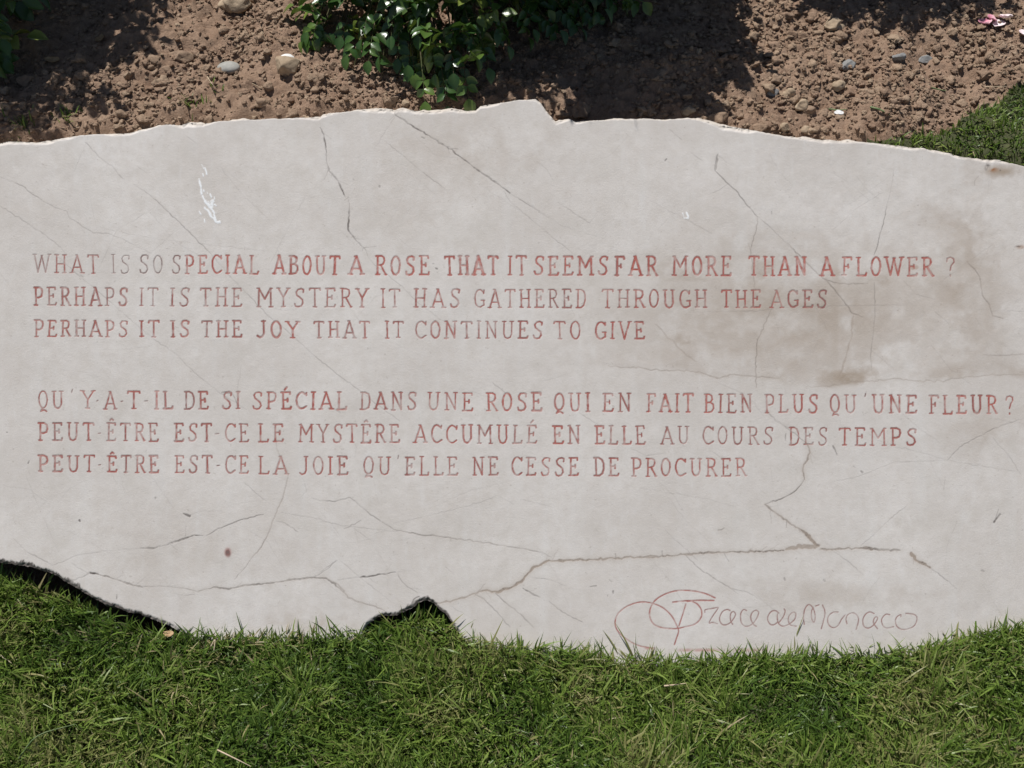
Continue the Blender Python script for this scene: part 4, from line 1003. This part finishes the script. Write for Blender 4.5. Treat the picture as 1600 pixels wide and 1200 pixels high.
# ------------------------------------------------------------------ petals, leaves, twigs, weeds
def petal(name, px, py, L, Wd, rot, mat, label, cat, seed, lift=.004, cup=.35, group=None):
    r = np.random.default_rng(seed)
    nu, nv = 7, 9
    u = np.linspace(-1, 1, nu); t = np.linspace(0, 1, nv)
    prof = np.sin(np.pi * np.clip(t, 0, 1) ** .8) ** .6
    v = []
    for j in range(nv):
        for i in range(nu):
            x_ = u[i] * prof[j] * Wd / 2; y_ = (t[j] - .5) * L
            z_ = cup * Wd * (u[i] ** 2) * .5 * prof[j] + .12 * L * (t[j] - .5) ** 2 * 4 * r.uniform(.6, 1.4) + r.normal(0, .02) * Wd
            v.append((x_, y_, z_))
    v = np.array(v)
    top = v + [0, 0, .0006]
    nn = nu * nv
    q = [(j * nu + i, j * nu + i + 1, (j + 1) * nu + i + 1, (j + 1) * nu + i) for j in range(nv - 1) for i in range(nu - 1)]
    q2 = [tuple(nn + a for a in f) for f in q]; q1 = [f[::-1] for f in q]
    ring = [i for i in range(nu)] + [j * nu + nu - 1 for j in range(1, nv)] + [(nv - 1) * nu + i for i in range(nu - 2, -1, -1)] + [j * nu for j in range(nv - 2, 0, -1)]
    side = [(ring[k], ring[(k + 1) % len(ring)], nn + ring[(k + 1) % len(ring)], nn + ring[k]) for k in range(len(ring))]
    o = obj(name, make_mesh(name, np.concatenate([v, top]), quads=np.array(q1 + q2 + side), smooth=True), mat)
    p = on_ground(px, py)
    o.location = (p[0], p[1], p[2] + lift)
    o.rotation_euler = (r.uniform(-.3, .5), r.uniform(-.3, .3), rot)
    return tag(o, label, cat, group)
PG = 'fallen petals on the soil'
petal('petal', 1536, 42, .030, .026, .4, M_PETAL, 'deep pink fallen petal, leftmost of the petals at upper right', 'petal', 1, .005, .4, PG)
petal('petal', 1546, 37, .026, .022, 1.6, M_PETAL, 'second deep pink petal tucked against the leftmost one', 'petal', 2, .007, .5, PG)
petal('petal', 1558, 44, .030, .024, 2.2, M_PALEPETAL, 'pale pink petal lying lowest among the petals', 'petal', 3, .005, .4, PG)
petal('petal', 1568, 36, .028, .024, .9, M_PALEPETAL, 'pale pink petal, uppermost on the right of the petals', 'petal', 4, .008, .5, PG)
petal('petal', 1596, 57, .022, .020, .2, M_PALEPETAL, 'pale petal alone at the right edge', 'petal', 5, .005, .4, PG)
petal('dry_leaf', 268, 1000, .024, .013, 1.2, M_DRYLEAF, 'curled tan dry leaf in the grass at the foot of the slab', 'leaf', 6, .018, .3)
petal('dry_leaf', 158, 66, .036, .020, .3, M_DRYLEAF, 'tan dry leaf in the dark shade at upper left', 'leaf', 7, .006, .4)
petal('dry_leaf', 84, 100, .034, .016, 1.4, M_DRYLEAF, 'narrow dry leaf in the left shade below the other', 'leaf', 8, .006, .4)

def twig(name, pts, rad, mat, label, cat='twig', group=None):
    """pts: ground pixels; a thin bent tube lying on the soil or grass"""
    P_ = np.array([on_ground(px, py, lf) for px, py, lf in pts])
    c = curve(P_, 4); o0 = c.mean(0); c = c - o0
    vs, qs = [], []
    m = 6
    for i, p in enumerate(c):
        d = c[min(i + 1, len(c) - 1)] - c[max(i - 1, 0)]; d = d / (np.linalg.norm(d) + 1e-9)
        a = np.cross(d, [0, 0, 1.0]); a /= np.linalg.norm(a) + 1e-9; b = np.cross(d, a)
        rr_ = rad * (1 - .6 * i / len(c))
        for k in range(m):
            th = 2 * math.pi * k / m
            vs.append(p + a * rr_ * math.cos(th) + b * rr_ * math.sin(th))
    for i in range(len(c) - 1):
        for k in range(m):
            qs.append((i * m + k, i * m + (k + 1) % m, (i + 1) * m + (k + 1) % m, (i + 1) * m + k))
    o = obj(name, make_mesh(name, np.array(vs), quads=np.array(qs), smooth=True), mat)
    o.location = o0
    return tag(o, label, cat, group)
twig('twig', [(1360, 168, .004), (1375, 172, .006), (1390, 180, .004)], .0022, M_GREENTWIG, 'grey green twig right of the bright white chip')
twig('twig', [(1295, 171, .004), (1308, 172, .006), (1322, 173, .004)], .0018, M_GREENTWIG, 'small green shoot lying just above the white chip')
twig('twig', [(1452, 136, .004), (1466, 141, .007), (1478, 143, .004)], .0016, M_GREENTWIG, 'short green sprig near the grass at right')
twig('straw', [(324, 120, .004), (330, 130, .006), (337, 138, .004)], .0010, M_STRAW, 'pale straw below the smooth grey pebble', 'straw')
twig('straw', [(394, 131, .004), (402, 135, .006), (409, 139, .004)], .0009, M_STRAW, 'pale straw left of the tan stone', 'straw')
twig('straw', [(1538, 137, .004), (1555, 136, .006), (1572, 138, .004)], .0009, M_STRAW, 'thin straw on the soil near the right edge', 'straw')
twig('straw', [(583, 100, .01), (592, 108, .02), (586, 116, .004)], .0010, M_STRAW, 'curly pale stalk in the shade under the bush', 'straw')
twig('straw', [(330, 1010, .02), (336, 1000, .03), (334, 1018, .02)], .0014, M_STRAW, 'bleached straw in the grass left of centre', 'straw')
twig('straw', [(1038, 1072, .03), (1055, 1070, .036), (1072, 1068, .03)], .0018, M_STRAW, 'shiny pale dry blade lying on the lawn under the signature', 'straw')
twig('straw', [(30, 1185, .03), (60, 1150, .055), (118, 1132, .045)], .0016, M_GREENTWIG, 'long arching pale green blade at lower left', 'straw')
twig('straw', [(340, 1172, .04), (368, 1186, .045), (392, 1198, .035)], .0014, M_STRAW, 'pale straight blade at the bottom left of centre', 'straw')

def weed(px, py, n, ln, label, seed):
    r = np.random.default_rng(seed)
    p = on_ground(px, py)
    x = r.normal(0, .012, n); y = r.normal(0, .010, n)
    z = ground_z(p[0] + x, p[1] + y) - p[2] - .002
    v, q, t, rr = blades(np.stack([x, y, z], -1), r.uniform(.5, 1, n) * ln, r.uniform(.0016, .003, n), r.uniform(0, 6.28, n), np.abs(r.normal(.4, .3, n)), r.uniform(.2, 1.2, n), np.clip(r.normal(.5, .2, n), 0, .9), 4)
    o = obj('grass_tuft', make_mesh('grass_tuft', v, quads=q, attrs={'tone': t, 'root': rr}), M_BLADE)
    o.location = p
    tag(o, label, 'weed', 'weeds sprouting on the soil')
weed(38, 196, 26, .030, 'thin grass tuft on the soil at the far left, behind the slab', 1)
weed(106, 186, 22, .030, 'sparse grass tuft right of the far left one', 2)
weed(298, 166, 20, .030, 'little green tuft above the slab edge left of centre', 3)
weed(332, 152, 10, .022, 'tiny weed just right of the little green tuft', 4)
weed(28, 214, 12, .020, 'wispy weed touching the slab edge at far left', 5)

# ------------------------------------------------------------------ rose bushes
LT = [(0, 0), (.16, .26), (.38, .47), (.62, .44), (.84, .24), (1, 0)]
def leaflet_template():
    vs, vein = [], []
    for t, w_ in LT:
        if w_ == 0: vs.append((0, t, 0)); vein.append(1)
        else: vs += [(-w_, t, w_ * .35), (0, t, 0), (w_, t, w_ * .35)]; vein += [0, 1, 0]
    vs = np.array(vs, float)
    vs[:, 2] -= .22 * vs[:, 1] ** 2
    tri = [(0, 2, 1), (0, 3, 2)]
    q = []
    for k in range(3):
        a = 1 + 3 * k; b = a + 3
        q += [(a, a + 1, b + 1, b), (a + 1, a + 2, b + 2, b + 1)]
    tri += [(10, 11, 13), (11, 12, 13)]
    return vs, np.array(q), np.array(tri), np.array(vein, float)
LV, LQ, LTR, LVN = leaflet_template()

SUNV = np.array(sdir)
def shades(c):
    """true where a leaf would shade the face of the slab: the bushes are trimmed back there"""
    t = (c - CEN).dot(NRM) / SUNV.dot(NRM)
    q = c - SUNV * t
    qx = 800 + q[0] / S; qy = 600 - (q - CEN).dot(UP) / S
    return t > 0 and qy > np.interp(qx, TOP[:, 0], TOP[:, 1]) - 20

class Bush:
    def __init__(s, base, seed):
        s.base = np.array(base, float); s.r = np.random.default_rng(seed); s.leaf = []; s.tone = []; s.canes = []
    def leaflet(s, p, d, nrm, L, tone):
        d = d / np.linalg.norm(d)
        x = np.cross(d, nrm); x /= np.linalg.norm(x) + 1e-9; z = np.cross(x, d)
        W = L * s.r.uniform(.62, .78)
        if shades(p + d * L * .5): return
        s.leaf.append(p + LV[:, 0:1] * W * x + LV[:, 1:2] * L * d + LV[:, 2:3] * L * s.r.uniform(.5, 1.5) * z); s.tone.append(tone)
    def compound(s, p, d, size, tone):
        r = s.r
        if shades(p + d / np.linalg.norm(d) * size): return
        d = d / np.linalg.norm(d)
        nrm = np.array([r.normal(0, .35), r.normal(-.15, .35), 1.0]); nrm -= d * nrm.dot(d); nrm /= np.linalg.norm(nrm)
        side = np.cross(d, nrm)
        n = 2 if r.random() < .55 else 3
        RL = size * (.9 + .5 * n)
        s.canes.append((np.array([p, p + d * RL * .5, p + d * RL - np.array([0, 0, .1 * RL])]), .0009, .0006))
        for k in range(n):
            q = p + d * RL * (.35 + .6 * k / n)
            for sg in (-1, 1):
                dd = d * .45 + side * sg * .9 + nrm * r.normal(0, .18) - np.array([0, 0, .15])
                nn = nrm + r.normal(0, .28, 3)
                s.leaflet(q, dd, nn, size * r.uniform(.75, 1.0), np.clip(tone + r.normal(0, .08), 0, 1))
        s.leaflet(p + d * RL - np.array([0, 0, .1 * RL]), d - np.array([0, 0, .2]), nrm + r.normal(0, .2, 3), size * r.uniform(.95, 1.2), np.clip(tone + r.normal(0, .08), 0, 1))
    def cane(s, tip, leaves, size, start=.3, thick=.004, lowbend=.6, fresh=0.0):
        r = s.r
        if shades(np.asarray(tip)): return
        b = s.base + np.array([r.normal(0, .03), r.normal(0, .03), -.01]); b[2] = float(ground_z(b[0], b[1])) - .01
        mid = b * .5 + tip * .5; mid[2] = max(b[2], tip[2]) + lowbend * np.hypot(*(tip - b)[:2]) * .55 + .04
        t = np.linspace(0, 1, 12)[:, None]
        c = (1 - t) ** 2 * b + 2 * t * (1 - t) * mid + t ** 2 * tip
        s.canes.append((c, thick, .0014))
        for k in range(leaves):
            u = start + (1 - start) * (k + r.uniform(0, .8)) / leaves
            u = min(u, .999)
            i = u * 11; i0 = int(i); p = c[i0] * (1 - (i - i0)) + c[min(i0 + 1, 11)] * (i - i0)
            tan = c[min(i0 + 1, 11)] - c[max(i0 - 1, 0)]; tan /= np.linalg.norm(tan)
            out = r.normal(0, 1, 3); out -= tan * out.dot(tan); out /= np.linalg.norm(out)
            d = tan * .4 + out + np.array([0, 0, r.uniform(-.2, .5)])
            tone = np.clip(r.normal(.38 + fresh, .22) + .35 * (u > .88) * r.random(), 0, 1)
            s.compound(p, d, size * r.uniform(.75, 1.15), tone)
        s.compound(tip, tip - c[-2], size * .85, np.clip(r.normal(.6, .2), 0, 1))
    def floor(s):
        """lift leaves that dip into the soil"""
        for i, v in enumerate(s.leaf):
            g = ground_z(v[:, 0], v[:, 1], False) + .008
            dz = (g - v[:, 2]).max()
            if dz > 0: s.leaf[i] = v + np.array([0, 0, dz + s.r.uniform(0, .02)])
    def build(s, label, group):
        s.floor()
        root = empty('rose_bush', s.base)
        tag(root, label, 'bush', group)
        n = len(s.leaf); m = len(LV)
        v = np.concatenate(s.leaf) - s.base
        offs = (np.arange(n) * m)[:, None, None]
        q = (LQ[None] + offs).reshape(-1, 4); t = (LTR[None] + offs).reshape(-1, 3)
        obj('foliage', make_mesh('foliage', v, quads=q, tris=t, attrs={'tone': np.repeat(np.array(s.tone), m), 'vein': np.tile(LVN, n)}, smooth=True), M_LEAF, root)
        vs, qs = [], []; off = 0; K = 5
        for c, r0, r1 in s.canes:
            c = c - s.base; L = len(c)
            for i, p in enumerate(c):
                d = c[min(i + 1, L - 1)] - c[max(i - 1, 0)]; d = d / (np.linalg.norm(d) + 1e-9)
                a = np.cross(d, [.3, .2, 1.0]); a /= np.linalg.norm(a) + 1e-9; b = np.cross(d, a); rr_ = r0 + (r1 - r0) * i / (L - 1)
                for k in range(K): vs.append(p + a * rr_ * math.cos(6.2832 * k / K) + b * rr_ * math.sin(6.2832 * k / K))
            for i in range(L - 1):
                for k in range(K): qs.append((off + i * K + k, off + i * K + (k + 1) % K, off + (i + 1) * K + (k + 1) % K, off + (i + 1) * K + k))
            off += L * K
        obj('stems', make_mesh('stems', np.array(vs), quads=np.array(qs), smooth=True), M_CANE, root)

def crown(b, n, rx, ry, h0, h1, leaves, size, front=None):
    r = b.r
    for k in range(n):
        a = r.uniform(0, 6.2832); rad = math.sqrt(r.random())
        hh = h0 + (h1 - h0) * r.random() ** .8 * (1 - .35 * rad)
        tip = b.base + np.array([rx * rad * math.cos(a), ry * rad * math.sin(a), hh])
        b.cane(tip, leaves, size, .25)

def pix_at(px, py, y):
    d = px_ray(px, py); t = (y - CAM[1]) / d[1]
    return CAM + d * t

BG = 'rose bushes in the soil bed'
def gbase(x, y): return (x, y, float(ground_z(x, y)))
c = Bush(gbase(-.20, .90), 11)
crown(c, 10, .24, .20, .16, .34, 8, .033)
for px, py, y in ((505, 40, .62), (520, 70, .60), (545, 25, .62), (560, 75, .56), (585, 40, .56), (600, 80, .54), (625, 35, .55), (645, 88, .50), (660, 112, .46), (690, 108, .46), (672, 60, .50), (700, 25, .52), (705, 70, .48), (725, 108, .45),
                  (735, 45, .50), (752, 62, .50), (775, 18, .56), (800, 8, .62), (830, 2, .66), (860, 6, .68), (890, 15, .68), (920, 20, .72), (845, 18, .62), (875, 8, .64), (905, 6, .66), (940, 10, .70), (965, 6, .70), (498, 55, .60), (500, 22, .62), (615, 12, .55), (650, 10, .55), (580, 8, .6), (760, 8, .55), (640, 70, .52), (815, 5, .62)):
    c.cane(pix_at(px, py, y), 5, .032, .6, .003, .5, .18)
c.build('large glossy leaved rose bush overhanging the top centre of the slab', BG)
c = Bush(gbase(.03, .82), 12)
crown(c, 72, .30, .36, .26, .70, 11, .035)
c.build('rose bush right of the large central one, mostly in its shade', BG)
c = Bush(gbase(.14, .74), 16)
crown(c, 44, .17, .22, .28, .58, 12, .036)
c.build('rose bush at the top edge above the raised lump of the slab', BG)
c = Bush(gbase(-1.16, .86), 13)
crown(c, 80, .25, .30, .25, .92, 12, .036)
for px, py, y in ((-10, 60, .6), (-14, 30, .62), (-6, 90, .58), (-20, 10, .6)):
    c.cane(pix_at(px, py, y), 6, .040, .45, .003, .5)
c.build('rose bush at the left edge with a few leaves showing', BG)
c = Bush(gbase(.58, 1.10), 14)
crown(c, 56, .28, .24, .25, .78, 12, .036)
c.build('rose bush behind the sunlit soil at upper right', BG)
c = Bush(gbase(-.70, 1.20), 15)
crown(c, 48, .30, .28, .22, .85, 12, .036)
c.build('rose bush between the left edge and the large central bush', BG)
